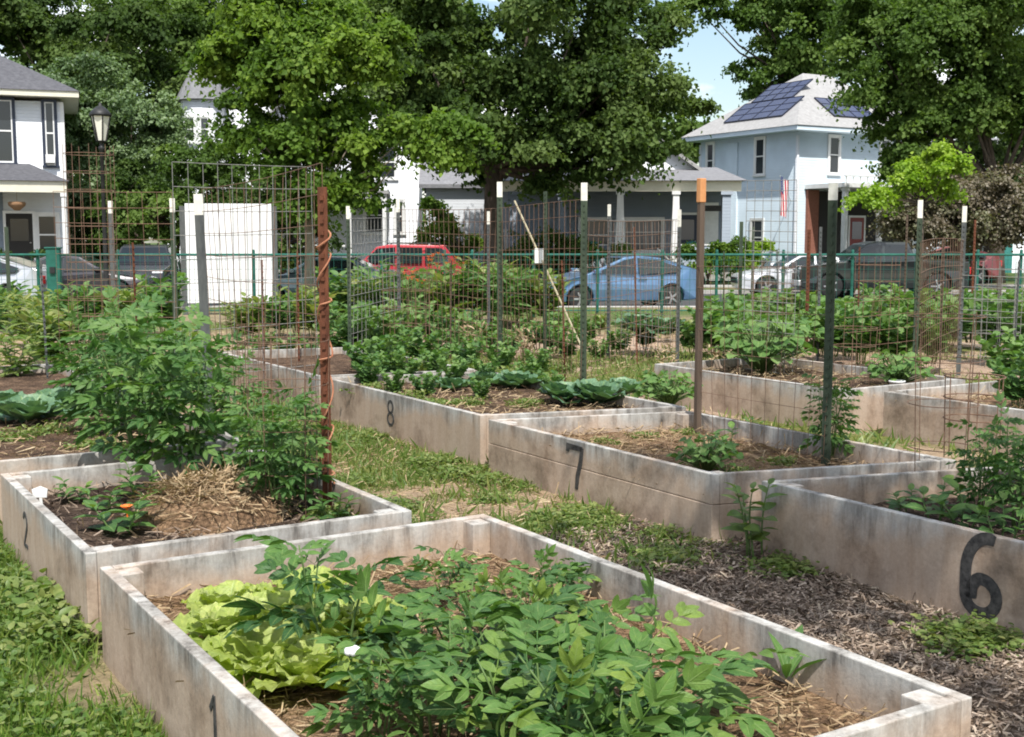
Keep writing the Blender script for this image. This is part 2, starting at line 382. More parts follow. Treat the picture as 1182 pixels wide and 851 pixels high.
M['wire_rust'] = noisy('rusty_wire', (.10, .055, .036), (.21, .13, .085), 30, .8, 0)
M['wire_grey'] = noisy('galvanised_wire', (.12, .12, .11), (.26, .25, .23), 30, .6, 0)
M['fence_green'] = noisy('green_coating', (.010, .075, .055), (.022, .13, .095), 6, .5, .05)
M['bamboo'] = noisy('bamboo', (.28, .24, .15), (.42, .37, .25), 12, .6, .1, stretch=(1, 1, .2))
M['rubber'] = mat('tyre_rubber', (.018, .018, .018), .85)
M['rim'] = mat('alloy_rim', (.45, .45, .46), .35, .5, .7)
M['headlight'] = mat('headlight_lens', (.75, .76, .78), .12, .6)
M['taillight'] = mat('red_lens', (.45, .015, .015), .2, .5)
M['trim'] = mat('black_trim', (.02, .02, .02), .6)
M['solar'] = noisy('solar_cell', (.012, .02, .06), (.02, .032, .09), 3, .15, 0, spec=.6)
M['door_red'] = mat('dark_red_door', (.22, .04, .035), .5)
M['teal'] = noisy('teal_paint', (.03, .16, .15), (.05, .22, .20), 5, .5, .05)
M['brick'] = noisy('red_brick', (.20, .08, .055), (.30, .13, .09), 14, .9, .2)
M['wicker'] = noisy('wicker', (.18, .10, .05), (.30, .18, .10), 40, .9, .4)
M['terracotta'] = noisy('terracotta', (.30, .12, .07), (.38, .17, .10), 10, .8, .1)
M['shade_door_black'] = mat('shade_and_door_black', (.03, .028, .026), .9)  # near-black for painted porch shade, also the colour of one door
M['plastic_white'] = mat('white_plastic', (.75, .75, .72), .4)
# ------------------------------------------------------------------ camera, sky, sun
cd = bpy.data.cameras.new('camera'); co = bpy.data.objects.new('camera', cd); col.objects.link(co); sc.camera = co
co.location = (0, 0, EYE); co.rotation_euler = (R(90)-PITCH, 0, 0)
cd.sensor_width = 36; cd.lens = 36*FPX/PW; cd.clip_end = 2000; cd.clip_start = .05
SUN_EL = R(58); SUN_AZ = Vector((.15, -.99)).normalized()
w = bpy.data.worlds.new('World'); sc.world = w; w.use_nodes = True; nt = w.node_tree
bg = nt.nodes['Background']; bg.inputs[1].default_value = .12
sky = nt.nodes.new('ShaderNodeTexSky'); sky.sky_type = 'NISHITA'; sky.sun_disc = False
sky.sun_elevation = SUN_EL; sky.sun_rotation = math.atan2(SUN_AZ.x, SUN_AZ.y); sky.dust_density = 1.2; sky.air_density = 1.2
tc = nt.nodes.new('ShaderNodeTexCoord'); mp = nt.nodes.new('ShaderNodeMapping'); mp.inputs['Scale'].default_value = (1, 1, 2.2); mp.inputs['Location'].default_value = (.12, 0, -.1)
nt.links.new(tc.outputs['Generated'], mp.inputs[0])
nz = nt.nodes.new('ShaderNodeTexNoise'); nz.inputs['Scale'].default_value = 5; nz.inputs['Detail'].default_value = 8; nz.inputs['Roughness'].default_value = .55; nt.links.new(mp.outputs[0], nz.inputs['Vector'])
cr = nt.nodes.new('ShaderNodeValToRGB'); cr.color_ramp.elements[0].position = .47; cr.color_ramp.elements[1].position = .60; nt.links.new(nz.outputs['Fac'], cr.inputs[0])
mx = nt.nodes.new('ShaderNodeMix'); mx.data_type = 'RGBA'; nt.links.new(cr.outputs[0], mx.inputs[0]); nt.links.new(sky.outputs[0], mx.inputs[6]); mx.inputs[7].default_value = (9.5, 9.6, 9.8, 1)
nt.links.new(mx.outputs[2], bg.inputs[0])
sl = bpy.data.lights.new('sun', 'SUN'); sl.energy = 4.4; sl.angle = R(.55); sl.color = (1, .965, .91)
so = bpy.data.objects.new('sun', sl); col.objects.link(so); so.location = (0, 0, 30)
sd = Vector((SUN_AZ.x*math.cos(SUN_EL), SUN_AZ.y*math.cos(SUN_EL), math.sin(SUN_EL)))
so.rotation_euler = (-sd).to_track_quat('-Z', 'Y').to_euler()
vs_ = sc.view_settings; vs_.view_transform = 'Standard'; vs_.look = 'None'; vs_.exposure = EXPOSURE; vs_.gamma = 1
sc.render.engine = 'CYCLES'; sc.cycles.use_denoising = True
try: sc.cycles.denoiser = 'OPENIMAGEDENOISE'
except Exception: pass
sc.cycles.max_bounces = 6; sc.cycles.diffuse_bounces = 3; sc.cycles.transmission_bounces = 4; sc.cycles.transparent_max_bounces = 6
sc.cycles.filter_width = 1.9
# ------------------------------------------------------------------ ground and street
def prof(y):
    return np.interp(y, [-500, 24, 32.6, 32.9, 43.1, 43.4, 47, 56, 900], [-.04, -.04, -.33, -.47, -.47, -.33, -.30, -.18, -.1])
def sheet(name, xs, ys, zf, cf=None, m=None):
    X, Y = np.meshgrid(xs, ys); Z = zf(X, Y); nx, ny = len(xs), len(ys)
    V = np.stack([X, Y, Z], 2).reshape(-1, 3)
    i = np.arange((nx-1)*(ny-1)); a = (i//(nx-1))*nx+i % (nx-1)
    F = np.stack([a, a+1, a+nx+1, a+nx], 1)
    me = bpy.data.meshes.new(name); me.vertices.add(len(V)); me.vertices.foreach_set('co', V.astype(np.float32).ravel())
    me.loops.add(F.size); me.loops.foreach_set('vertex_index', F.astype(np.int32).ravel())
    me.polygons.add(len(F)); me.polygons.foreach_set('loop_start', (np.arange(len(F))*4).astype(np.int32))
    if cf:
        C = cf(X.ravel(), Y.ravel()); at_ = me.color_attributes.new('cover', 'FLOAT_COLOR', 'POINT')
        at_.data.foreach_set('color', np.concatenate([C, np.ones((len(C), 1))], 1).astype(np.float32).ravel())
    me.update(calc_edges=True); me.polygons.foreach_set('use_smooth', [True]*len(F))
    return link(name, me, m)
C_LAWN = np.array([.075, .115, .028]); C_TAN = np.array([.34, .25, .165]); C_MUL = np.array([.15, .105, .078]); C_WEED = np.array([.14, .155, .045]); C_PINK = np.array([.40, .29, .215]); C_CLAY = np.array([.30, .19, .12])
def sstep(a, b, x):
    t = np.clip((x-a)/(b-a), 0, 1); return t*t*(3-2*t)
TP = at(135, 790, -.04)
def cover(x, y):
    u = x*UU[0]+y*UU[1]; v = x*VV[0]+y*VV[1]
    n1 = fbm(x, y, 1.3, 1); n2 = fbm(x, y, .5, 5); n3 = fbm(x, y, 4., 9)
    def mixn(a, b, t): return a*(1-t[:, None])+b*t[:, None]
    one = np.ones_like(x)
    c = mixn(one[:, None]*C_PINK, one[:, None]*C_TAN, sstep(.35, .65, n1))
    c = mixn(c, one[:, None]*C_WEED, sstep(.56, .68, n2*.5+n3*.5))
    # path between the numbered beds
    p = sstep(2.3, 2.6, v)*(1-sstep(4.1, 4.4, v))*(1-sstep(9.5, 10.5, u))
    pc = mixn(one[:, None]*C_TAN, one[:, None]*C_WEED, sstep(.36, .48, n2*.6+n1*.4))
    pc = mixn(pc, one[:, None]*C_CLAY, sstep(6.6, 8.0, u+(n1-.5)*2)*.7)
    mu = (1-sstep(4.2, 5.0, u+(n1-.5)*1.8-(v-3.0)*.5))
    mc = mixn(one[:, None]*C_MUL, one[:, None]*C_TAN, sstep(.56, .70, n2)*.6)
    pc = mixn(pc, mc, mu); c = mixn(c, pc, p)
    l = 1-sstep(.85, 1.25, v+(n1-.5)*.2)
    lc = mixn(one[:, None]*C_LAWN, one[:, None]*C_TAN, sstep(.60, .70, n1*.7+n2*.3)); l = l*(1-sstep(7, 8, u))
    lc = mixn(lc, one[:, None]*C_TAN, .85*(1-sstep(.10, .34, np.hypot(x-TP[0], (y-TP[1])*.8)+(n2-.5)*.35)))
    c = mixn(c, lc, l)
    far = sstep(19, 22, y); c = mixn(c, mixn(one[:, None]*np.array([.10, .135, .045]), one[:, None]*np.array([.26, .21, .13]), sstep(.45, .65, n3)), far)
    ff = sstep(46, 50, y); c = mixn(c, one[:, None]*np.array([.08, .12, .035]), ff)
    return c
def lines(a, b, lo, hi, st, grow=1.22):
    mid = list(np.arange(a, b, st)); s_ = st; up = b
    while up < hi: mid.append(up); s_ = min(s_*grow, 25); up += s_
    s_ = st; dn = a-st; pre = []
    while dn > lo: pre.append(dn); s_ = min(s_*grow, 25); dn -= s_
    return np.array(pre[::-1]+mid)
xs = lines(-5, 9, -220, 220, .10); ys = lines(1, 20, -60, 420, .10)
ys = np.array(sorted(set(list(ys[(ys < 22)])+list(np.arange(22, 60, .3))+list(ys[ys > 60]))))
def gz(x, y): return prof(y)+(fbm(x, y, .9, 3)-.5)*.05*(y < 24)+(fbm(x, y, .18, 13, 2)-.5)*.02*(y < 24)
tag(sheet('ground', xs, ys, gz, cover, M['ground']), kind='structure')
tag(MB().box(-160, 160, 32.98, 43.02, -.50, -.445).build('street', M['asphalt']), kind='structure')
for y0 in (32.8, 43.02):
    tag(MB().box(-160, 160, y0, y0+.18, -.6, -.31).build('kerb', M['concrete'], bevel=.02), kind='structure')
tag(MB().box(-160, 160, 45.4, 46.9, -.6, -.27).build('pavement', M['concrete']), kind='structure')
# ------------------------------------------------------------------ raised beds
BT = .32; TW = .042
def on_v(px, py, v):
    d = _dir(px, py); t = v/(d[0]*VV[0]+d[1]*VV[1]); p = CAM+d*t; return w2g(p)[0], p[2]
def ribbon(mb, pts, w, x0, x1):
    """a painted stroke standing 2 mm off a board face; pts are (y, z) on the face"""
    P = [Vector((0, a, b)) for a, b in pts]
    Lf = []; Rt = []
    for i, p in enumerate(P):
        d = (P[min(i+1, len(P)-1)]-P[max(i-1, 0)]).normalized(); n = Vector((0, -d.z, d.y))
        ww = w*(1 if 0 < i < len(P)-1 else .8); Lf.append(p+n*ww/2); Rt.append(p-n*ww/2)
    for i in range(len(P)-1):
        q = [Lf[i], Rt[i], Rt[i+1], Lf[i+1]]
        mb.add([(x0, a.y, a.z) for a in q]+[(x1, a.y, a.z) for a in q], [(0, 1, 2, 3), (7, 6, 5, 4), (0, 4, 5, 1), (1, 5, 6, 2), (2, 6, 7, 3), (3, 7, 4, 0)])
def arc(cx, cz, rx, rz_, a0, a1, n=14): return [(cx+rx*math.cos(R(a0+(a1-a0)*i/n)), cz+rz_*math.sin(R(a0+(a1-a0)*i/n))) for i in range(n+1)]
DIG = {  # strokes in a box about 0.6 wide and 1 tall, x to the reader's right
 '6': [arc(.40, .52, .34, .48, 75, 180, 10)+arc(.30, .22, .24, .24, 180, 270, 6)+arc(.32, .21, .23, .23, 270, 450, 12)+arc(.30, .22, .14, .22, 90, 200, 8)],
 '7': [[(.0, .80), (.02, .95), (.10, .92), (.56, .92)], [(.56, .95), (.50, .6), (.40, .3), (.36, .0)]],
 '1': [[(.12, .75), (.3, .98)], [(.30, 1.0), (.32, .5), (.30, 0)]],
 '2': [arc(.3, .72, .27, .26, 160, -30, 10)+[(.05, .03)], [(.02, .03), (.58, .03)]],
 '8': [arc(.3, .74, .22, .24, 270, 630, 16), arc(.3, .25, .27, .25, 90, 450, 16)],
}
ORD = {'1': 'one', '2': 'two', '6': 'six', '7': 'seven', '8': 'eight'}
BEDS = {}
def bed(key, u0, u1, v0, v1, label, soil='soil', lvl=.19, num=None, amp=.06, group='raised garden beds', skew=0.0):
    W, Lu = v1-v0, u1-u0
    r = thing('raised_bed', label, 'raised bed', g2w(u0, v0, 0), TH, group)
    def plank(mb, x0, x1, y0, y1, along):
        if key != 'D': return mb.box(x0, x1, y0, y1, -.13, BT)
        h = BT/2; g = .0015
        ns = 2
        for k in range(2):
            o = .0015 if k else 0
            mb.box(x0+o, x1-o, y0+(o if along == 'x' else 0), y1-(o if along == 'x' else 0), -.13 if k == 0 else h+g, h-g if k == 0 else BT)
        return mb
    plank(MB(), 0, TW, 0, Lu, 'y').build('side_board', M['board'], r, bevel=.004)
    plank(MB(), W-TW, W, 0, Lu, 'y').build('side_board', M['board'], r, bevel=.004)
    plank(MB(), TW+.001, W-TW-.001, .001, TW, 'x').build('end_board', M['board'], r, bevel=.004)
    plank(MB(), TW+.001, W-TW-.001, Lu-TW, Lu-.001, 'x').build('end_board', M['board'], r, bevel=.004)
    c = .085
    for x in (TW+.001, W-TW-.001-c):
        for y in (TW+.001, Lu-TW-.001-c): MB().box(x, x+c, y, y+c, 0, BT-.008).build('corner_post', M['board'], r, bevel=.004)
    nx = max(4, int(W/.06)); ny = max(4, int(Lu/.06))
    gx = np.linspace(TW*.6, W-TW*.6, nx); gy = np.linspace(TW*.6, Lu-TW*.6, ny); seed = len(BEDS)+20
    s_ = sheet('soil', gx, gy, lambda X, Y: lvl+(fbm(X, Y, .7, seed)-.5)*amp+(fbm(X, Y, .13, seed+4, 2)-.5)*amp*.5, None, M[soil]); s_.parent = r
    if num:
        dg, uc, zc, hgt, wd = num
        mb = MB()
        for st in DIG[dg]: ribbon(mb, [((uc-u0)-(a-.3)*hgt, zc+(b-.5)*hgt) for a, b in st], wd, -.003, .001)
        mb.build('painted_number', M['black'], r)
    if skew:
        for ch in r.children:
            for q in ch.data.vertices: q.co.y += skew*q.co.x
    BEDS[key] = (u0, u1, v0, v1, lvl, skew); return r
n6 = on_v(1133, 658, 4.2); n7 = on_v(664, 541, 4.1); n1_ = on_v(248, 820, 1.02); n2_ = on_v(30, 618, 1.02); n8 = on_v(451, 478, 4.15)
bed('A', 1.97, 4.49, 1.02, 2.66, 'front raised bed with black number one, full of potato plants and lettuce', 'soil_straw', .17, ('1', n1_[0], .16, .20, .022))
bed('B', 4.71, 6.58, 1.02, 2.42, 'raised bed with black number two, holding straw mound and staked tomatoes', 'soil_dark', .21, ('2', n2_[0], .16, .16, .022))
bed('C', 7.05, 9.75, 4.15, 5.62, 'raised bed with black number eight, holding cabbages along its near end', 'soil', .24, ('8', n8[0], .17, .19, .02), skew=-.28)
bed('C2', 9.85, 12.6, 4.15, 5.6, 'long raised bed in line behind the bed numbered eight, thick with green bushes', 'soil', .24, skew=-.2)
bed('D', 4.63, 6.86, 4.10, 5.50, 'grey stained raised bed with black number seven, mostly bare mulched soil', 'soil_straw', .20, ('7', n7[0], .165, .27, .036), skew=-.28)
bed('E', 1.9, 4.38, 4.20, 5.62, 'pale raised bed with large black number six on its side board', 'soil_dark', .17, ('6', n6[0], .15, .31, .052), skew=-.28)
bed('H', 6.95, 9.3, .95, 2.45, 'raised bed of tall tomatoes behind the bed numbered two', 'soil', .24)
bed('K', 9.7, 12.2, .95, 2.45, 'raised bed of grey green foliage behind the tall tomato bed', 'soil', .24)
bed('G', 6.72, 9.1, 7.3, 8.8, 'raised bed with a big leafy clump, end to end with wire cage bed', 'soil', .24)
bed('F', 4.2, 6.48, 7.5, 9.0, 'raised bed with orange clay stained end holding small rusty wire cage', 'soil_straw', .22)
# ------------------------------------------------------------------ posts
def t_post(name, label, p, h, m, tip=None, wid=.05, lean=(0, 0), tiplen=.11, group='steel garden posts'):
    r = thing(name, label, 'garden post', p, math.atan2(-p[0], p[1])+R(random.uniform(-35, 35)), group)
    r.rotation_euler = (lean[0], lean[1], r.rotation_euler.z)
    a = wid; t = .008; H = h-tiplen if tip else h
    def sect(mb, z0, z1): mb.box(-a/2, a/2, -t/2, t/2, z0, z1); mb.box(-t/2, t/2, t/2+.0005, a*.7, z0, z1)
    mb = MB(); sect(mb, -.25, H)
    for k in range(int(H/.055) if wid < .06 else 0):
        z = .05+k*.055
        if z < H-.02: mb.box(-.009, .009, -.012, -t/2-.0005, z, z+.02)
    mb.build('shaft', m, r)
    if tip: mb = MB(); sect(mb, H+.001, h); mb.build('tip', tip, r)
    return r
def postspec(px, top, base, z=.22):
    p = at(px, base, z); d = p[1]; q = ray(px, top, d); return p, q[2]-z
P = {}
def post(k, px, top, base, label, m, tip='post_tip', wid=.05, lean=(0, 0), name='steel_post', tiplen=.11, z=.22):
    p, h = postspec(px, top, base, z); P[k] = p; return t_post(name, label, p, h, M[m], M[tip] if tip else None, wid, lean, tiplen)
post('a', 132, 232, 368, 'grey steel post with white tip, standing before the dark sedan', 'post_slate', wid=.075, tiplen=.2)
post('b', 203, 229, 378, 'dark post with white tip beside the left edge of the white sign', 'post_green', wid=.08, tiplen=.2)
post('c', 243, 224, 495, 'thick slate grey post with pale tip in front of the white sign', 'post_slate', wid=.06, lean=(0, R(-1.5)), tiplen=.14)
post('d', 378, 216, 582, 'thick rust red post at the corner of the straw mound bed', 'post_rust', None, wid=.05)
post('e', 404, 238, 412, 'thin green post with white tip before the red car front door', 'post_green', wid=.04, tiplen=.14)
post('f', 461, 230, 396, 'thin dark post with white tip before the red car rear', 'post_slate', wid=.045, tiplen=.16)
post('g', 564, 244, 372, 'far thin post with white tip right before the dark tree trunk', 'post_slate', wid=.05, tiplen=.2)
post('h', 577, 210, 417, 'tall brown green post with white tip at the cabbage bed trellis', 'post_green', wid=.058, tiplen=.16)
post('i', 629, 221, 400, 'all green post without white tip at the nose of the blue car', 'post_green', None, wid=.05)
post('j', 673, 211, 441, 'tall olive post with long white tip behind the cabbages', 'post_green', wid=.058, tiplen=.16)
post('k', 702, 236, 392, 'slim dark post with white tip before the blue car windscreen', 'post_slate', wid=.045, tiplen=.15)
post('l', 782, 242, 404, 'slim dark post with white tip before the blue car rear door', 'post_slate', wid=.045, tiplen=.2)
post('n', 854, 256, 352, 'far dark post just right of the blue car', 'post_green', None, wid=.07)
post('o', 868, 262, 345, 'shorter far dark post before the white car bumper', 'post_green', None, wid=.06)
post('p', 953, 211, 532, 'thick dark green post with white tip in the bed numbered seven', 'post_green', wid=.055, tiplen=.10)
post('q', 931, 265, 385, 'thin reddish brown post before the pickup bonnet', 'post_rust', None, wid=.05)
post('r', 944, 262, 395, 'thin dark stake close behind the thick dark green post', 'post_slate', None, wid=.035)
post('s', 1055, 231, 442, 'green grey post with white tip before the pickup cab rear', 'post_green', wid=.05, tiplen=.16)
post('t', 1107, 238, 408, 'dark post with white tip under the brown shrub', 'post_slate', wid=.05, tiplen=.18)
post('v', 1043, 248, 375, 'very thin pale stake before the pickup door', 'post_wood', None, wid=.03, name='thin_stake')
post('w', 1121, 254, 372, 'thin reddish stake beside the pickup tailgate', 'post_rust', None, wid=.035, name='thin_stake')
post('x', 1151, 318, 382, 'short pale stub post near the garage lawn', 'post_wood', None, wid=.07, name='thin_stake')
post('y', 305, 300, 440, 'short rusty rebar stake before the white sign lower corner', 'post_rust', None, wid=.02, name='rebar_stake')
post('z', 12, 262, 372, 'dark post before the left porch steps', 'post_green', None, wid=.06)
for k_, (px, tp, bs, l, mm) in enumerate([(735, 262, 398, 'thin rusty rod between the two slim posts', 'post_rust'), (652, 300, 432, 'short bent rusty rod left of the olive post', 'post_rust'), (835, 290, 402, 'thin green rod before the leafy rows', 'post_green'), (898, 288, 398, 'thin dark rod in the leafy rows before the white car', 'post_slate'), (990, 285, 402, 'thin rusty rod in the leafy rows before the pickup wheel', 'post_rust'), (1085, 275, 410, 'thin pale cane in the leafy rows by the pickup tailgate', 'post_wood'), (520, 300, 405, 'thin cane among the dry plants', 'post_wood'), (345, 290, 420, 'thin rusty rod below the slim maple trunk', 'post_rust'), (160, 280, 440, 'thin rusty rod among the tall tomatoes', 'post_rust'), (55, 300, 440, 'thin dark rod among the growth by the gate', 'post_slate'), (1170, 300, 420, 'thin dark rod near the frame edge in the leafy rows', 'post_slate')]):
    post('r%d' % k_, px, tp, bs, l, mm, None, wid=.016, lean=(R(random.uniform(-2, 2)), R(random.uniform(-3, 3))), name='garden_rod')
# the wooden stake with an orange top
p, h = postspec(805, 206, 497); P['m'] = p
r = thing('wooden_stake', 'brown wooden stake with orange painted top at the edge of bed seven', 'garden stake', p, TH)
MB().bar((0, 0, -.25), (.0, 0, h-.16), .042, .036).build('shaft', M['post_wood'], r, bevel=.004)
MB().bar((0, 0, h-.159), (0, 0, h), .05, .042).build('painted_top', M['orange'], r, bevel=.004)
# twine round the rusty post
mb = MB(); zs = [.10, .14, .16, .38, .41, .70, .73, .98, 1.02, 1.22, 1.26, 1.36]
tt = np.linspace(0, 1, 190); mb.tube([(P['d'][0]+.034*math.cos(46*t), P['d'][1]+.034*math.sin(46*t)+.012, P['d'][2]+float(np.interp(t, np.linspace(0, 1, 12), zs))) for t in tt], .0045, 5)
M['twine'] = noisy('rust_twine', (.28, .10, .05), (.45, .22, .13), 20, .9, 0)
tag(mb.build('garden_twine', M['twine']), 'rust coloured twine wrapped round the thick rust red post', 'twine')
# bamboo stake leaning, with a white plant tag
a, b = at(672, 402, .22), ray(594, 232, 15.3)
mb = MB(); n = 9; pts = [a+(b-a)*t for t in np.linspace(0, 1, n)]
mb.tube(pts, .012, 6)
for q in pts[1:-1]: mb.tube([q-(b-a)*.004, q+(b-a)*.004], .015, 6)
r = tag(mb.build('bamboo_stake', M['bamboo']), 'pale bamboo stake leaning before the nose of the blue car', 'garden stake')
q = a+(b-a)*.62+np.array([0, -.03, 0])
tag(MB().box(q[0]-.06, q[0]+.06, q[1]-.012, q[1], q[2]-.10, q[2]+.08).build('white_tag', M['plastic_white'], bevel=.004), 'white plastic tag tied to the leaning bamboo stake', 'plant tag')
# ------------------------------------------------------------------ wire
def wire_panel(label, a, b, z0, z1, du=.15, dz=.12, m='wire_grey', r=.0022, group='wire trellis panels', sag=.03, name='wire_trellis'):
    a = np.array(a, float)[:2]; b = np.array(b, float)[:2]; Ln = np.linalg.norm(b-a); ang = math.atan2(*(b-a)[::-1])
    root = thing(name, label, 'wire trellis', (*a, 0), ang, group)
    nu = int(Ln/du)+1; nz = int((z1-z0)/dz)+1; mb = MB(); us = np.linspace(0, Ln, max(nu, 12))
    ph = random.uniform(0, 6)
    wob = lambda u, z: sag*math.sin(2.1*u+ph)*math.sin(1.7*z+ph)
    zo = lambda u: .6*sag*math.sin(1.3*u+ph)
    for k in range(nz+1):
        z = z0+(z1-z0)*k/nz; mb.tube([(u, wob(u, z), z+zo(u)) for u in us], r*.95, 4, False)
    mb.build('horizontal_wire', M[m], root)
    mb = MB()
    for k in range(nu+1):
        u = Ln*k/nu; mb.tube([(u, wob(u, z)+.003, z+zo(u)) for z in np.linspace(z0, z1, 6)], r*.95, 4, False)
    mb.build('vertical_wire', M[m], root)
    return root
e = lambda k: P[k]
wire_panel('tall fine wire panel between the slate post and the rust red post', e('c'), e('d'), .25, 1.86, .16, .15, 'wire_rust', .0021)
wire_panel('tall galvanised wire panel before the white sign', at(205, 470, .2), at(366, 452, .2), .25, 2.12, .14, .2, 'wire_grey', .003)
wire_panel('rust brown wire panel stretched before the white porch house', at(70, 440, .2), at(205, 442, .2), .25, 1.95, .15, .15, 'wire_rust', .003)
wire_panel('grey wire panel joining the far white tipped posts before the red car', e('e'), e('f'), .2, 1.75, .15, .15, 'wire_grey', .0035)
wire_panel('grey wire panel between the cabbage bed posts', e('j'), e('h'), .24, 1.85, .11, .15, 'wire_rust', .0027)
wire_panel('wire panel running back from the tall brown green post to a far post', e('h'), e('f'), .2, 1.85, .12, .15, 'wire_rust', .003)
wire_panel('wire panel spanning the two slim posts before the blue car', e('k'), e('l'), .2, 1.75, .15, .15, 'wire_grey', .0032)
wire_panel('wire panel from the olive post to the slim dark post', e('j'), e('l'), .24, 1.7, .15, .15, 'wire_rust', .0026)
wire_panel('dark framed cattle panel before the pale blue house', at(858, 432, .2), at(914, 438, .2), .25, 2.06, .11, .10, 'wire_grey', .0035)
wire_panel('fine wire panel between the wooden stake and the thick green post', e('m'), e('p'), .22, 1.35, .15, .15, 'wire_rust', .0018)
wire_panel('wire panel between the two white tipped posts before the pickup', e('s'), e('t'), .22, 1.5, .15, .15, 'wire_rust', .003)
wire_panel('low wire panel running out past the brown shrub', e('t'), at(1200, 415, .2), .2, 1.1, .15, .15, 'wire_grey', .0035)
wire_panel('rusty wire panel along the grey green post bed', at(975, 455, .22), e('s'), .24, 1.0, .15, .15, 'wire_rust', .0024)
def cage(label, p, rad, h, rings, legs, m='wire_rust', r=.003, taper=1.25, lean=0, name='tomato_cage'):
    root = thing(name, label, 'tomato cage', p, random.uniform(0, 3), 'wire tomato cages'); root.rotation_euler.x = lean
    f = lambda z: rad*(1/taper+(1-1/taper)*z/h)
    for k in range(rings):
        z = h*(k+1)/rings*.98 if rings < 6 else h*(k+.5)/rings
        MB().tube([(f(z)*math.cos(t), f(z)*math.sin(t), z) for t in np.linspace(0, 2*math.pi, 17)], r, 4, False).build('ring', M[m], root)
    for k in range(legs):
        t = 2*math.pi*k/legs; MB().tube([(f(z)*math.cos(t), f(z)*math.sin(t), z) for z in (-.12, h/2, h)], r, 4, False).build('upright', M[m], root)
    return root
cage('tall narrow rusty wire tower before the street lamp', at(112, 455, .22), .20, 2.06, 14, 9, 'wire_rust', .0024, 1.0)
cage('small brown wire cage standing in the clay stained bed', at(1122, 507, .22), .19, .42, 3, 6, 'wire_rust', .0042, 1.05)
cage('thin wire cage around the tomato in the bed numbered six', at(1085, 565, .18), .20, .95, 4, 4, 'wire_rust', .0025, 1.2)
cage('slim grey wire cage among the tall tomatoes', at(300, 462, .22), .17, .62, 4, 5, 'wire_rust', .003, 1.1)
cage('round wire cage among the bushes behind the bed numbered eight', at(470, 415, .22), .26, .95, 5, 7, 'wire_rust', .003, 1.05)
cage('tall round wire cage in the leafy rows before the white car', at(890, 405, .15), .26, 1.1, 6, 8, 'wire_rust', .0035, 1.05)
cage('tall round wire cage in the leafy rows before the pickup', at(1010, 408, .15), .26, 1.15, 6, 8, 'wire_rust', .0035, 1.05)
cage('round wire cage in the leafy rows at the frame edge', at(1150, 410, .15), .26, 1.1, 6, 8, 'wire_grey', .0035, 1.05)
cage('round wire cage among the tall tomatoes by the rust red post', at(335, 590, .2), .2, .85, 4, 6, 'wire_rust', .0022, 1.1)
cage('low wire cage behind the orange stained bed end', at(985, 440, .22), .2, .5, 3, 4, 'wire_rust', .003, 1.2)
# ------------------------------------------------------------------ plants
def herb(name, label, cat, stems, h, spread, tmpl, ls, per, m, up0=.5, seed=0, tint=(.1, .9), curl=.2, sr=.006, top=True, group=None):
    g = np.random.default_rng(seed+100)
    root = thing(name, label, cat, (0, 0, 0), 0, group)
    st = MB(); pos = []; fw = []; nr = []; sz = []; tn = []
    for k in range(stems):
        a = 2*math.pi*(k+g.uniform(-.3, .3))/stems; out = np.array([math.cos(a), math.sin(a), 0]); hh = h*g.uniform(.7, 1.05); sp = spread*g.uniform(.5, 1.1)*(0 if stems == 1 else 1)
        b = out*.04*(stems > 1); c1 = g.normal(size=3)*.05*h; c1[2] = 0
        f = lambda t: b+out*sp*t**1.4+np.array([0, 0, hh*(t-.12*t*t)/.88])+c1*math.sin(3*t)
        ts = np.linspace(0, 1, 7); st.tube([f(t)-(np.array([0, 0, .03]) if t == 0 else 0) for t in ts], [sr*(1-.6*t) for t in ts], 5)
        az = g.uniform(0, 6)
        for i in range(per):
            t = .18+.82*(i+g.uniform(0, .7))/per; t = min(t, 1); az += 2.4+g.uniform(-.4, .4)
            d = np.array([math.cos(az), math.sin(az), 0])+out*.35; d /= np.linalg.norm(d)
            d[2] = up0*g.uniform(.4, 1.4)+(.5*t*t if top else 0)
            pos.append(f(t)); fw.append(d); nr.append(np.array([0, 0, 1])+g.normal(size=3)*curl)
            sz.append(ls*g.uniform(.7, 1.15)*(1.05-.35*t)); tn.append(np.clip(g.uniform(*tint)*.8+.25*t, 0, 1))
    st.build('stem', M['stem'], root, True)
    lf = Leafy().add(tmpl[0], tmpl[1], np.array(pos), frames(np.array(fw), np.array(nr)), np.array(sz), np.array(tn))
    link('leaves', lf.mesh('leaves'), M[m], root); return root
def rosette(name, label, cat, n, r, tmpl, m, tilt0=.2, tilt1=1.6, seed=0, wide=1.0, group=None, tint=(.1, .9), z=0.02):
    g = np.random.default_rng(seed+300); pos = []; fw = []; nr = []; sz = []; tn = []
    for i in range(n):
        t = i/n; a = i*2.4+g.uniform(-.3, .3); tl = tilt0+(tilt1-tilt0)*t+g.uniform(-.15, .15)
        d = np.array([math.cos(a)*math.cos(tl), math.sin(a)*math.cos(tl), math.sin(tl)]); nn = np.array([-math.cos(a)*math.sin(tl), -math.sin(a)*math.sin(tl), math.cos(tl)])+g.normal(size=3)*.15
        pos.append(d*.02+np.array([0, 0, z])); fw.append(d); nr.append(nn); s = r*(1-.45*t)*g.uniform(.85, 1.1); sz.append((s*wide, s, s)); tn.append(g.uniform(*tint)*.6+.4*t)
    lf = Leafy().add(tmpl[0], tmpl[1], np.array(pos), frames(np.array(fw), np.array(nr)), np.array(sz), np.array(tn))
    me = lf.mesh('leaves'); me.polygons.foreach_set('use_smooth', [True]*len(me.polygons))
    o = link(name, me, M[m]); return tag(o, label, cat, group)
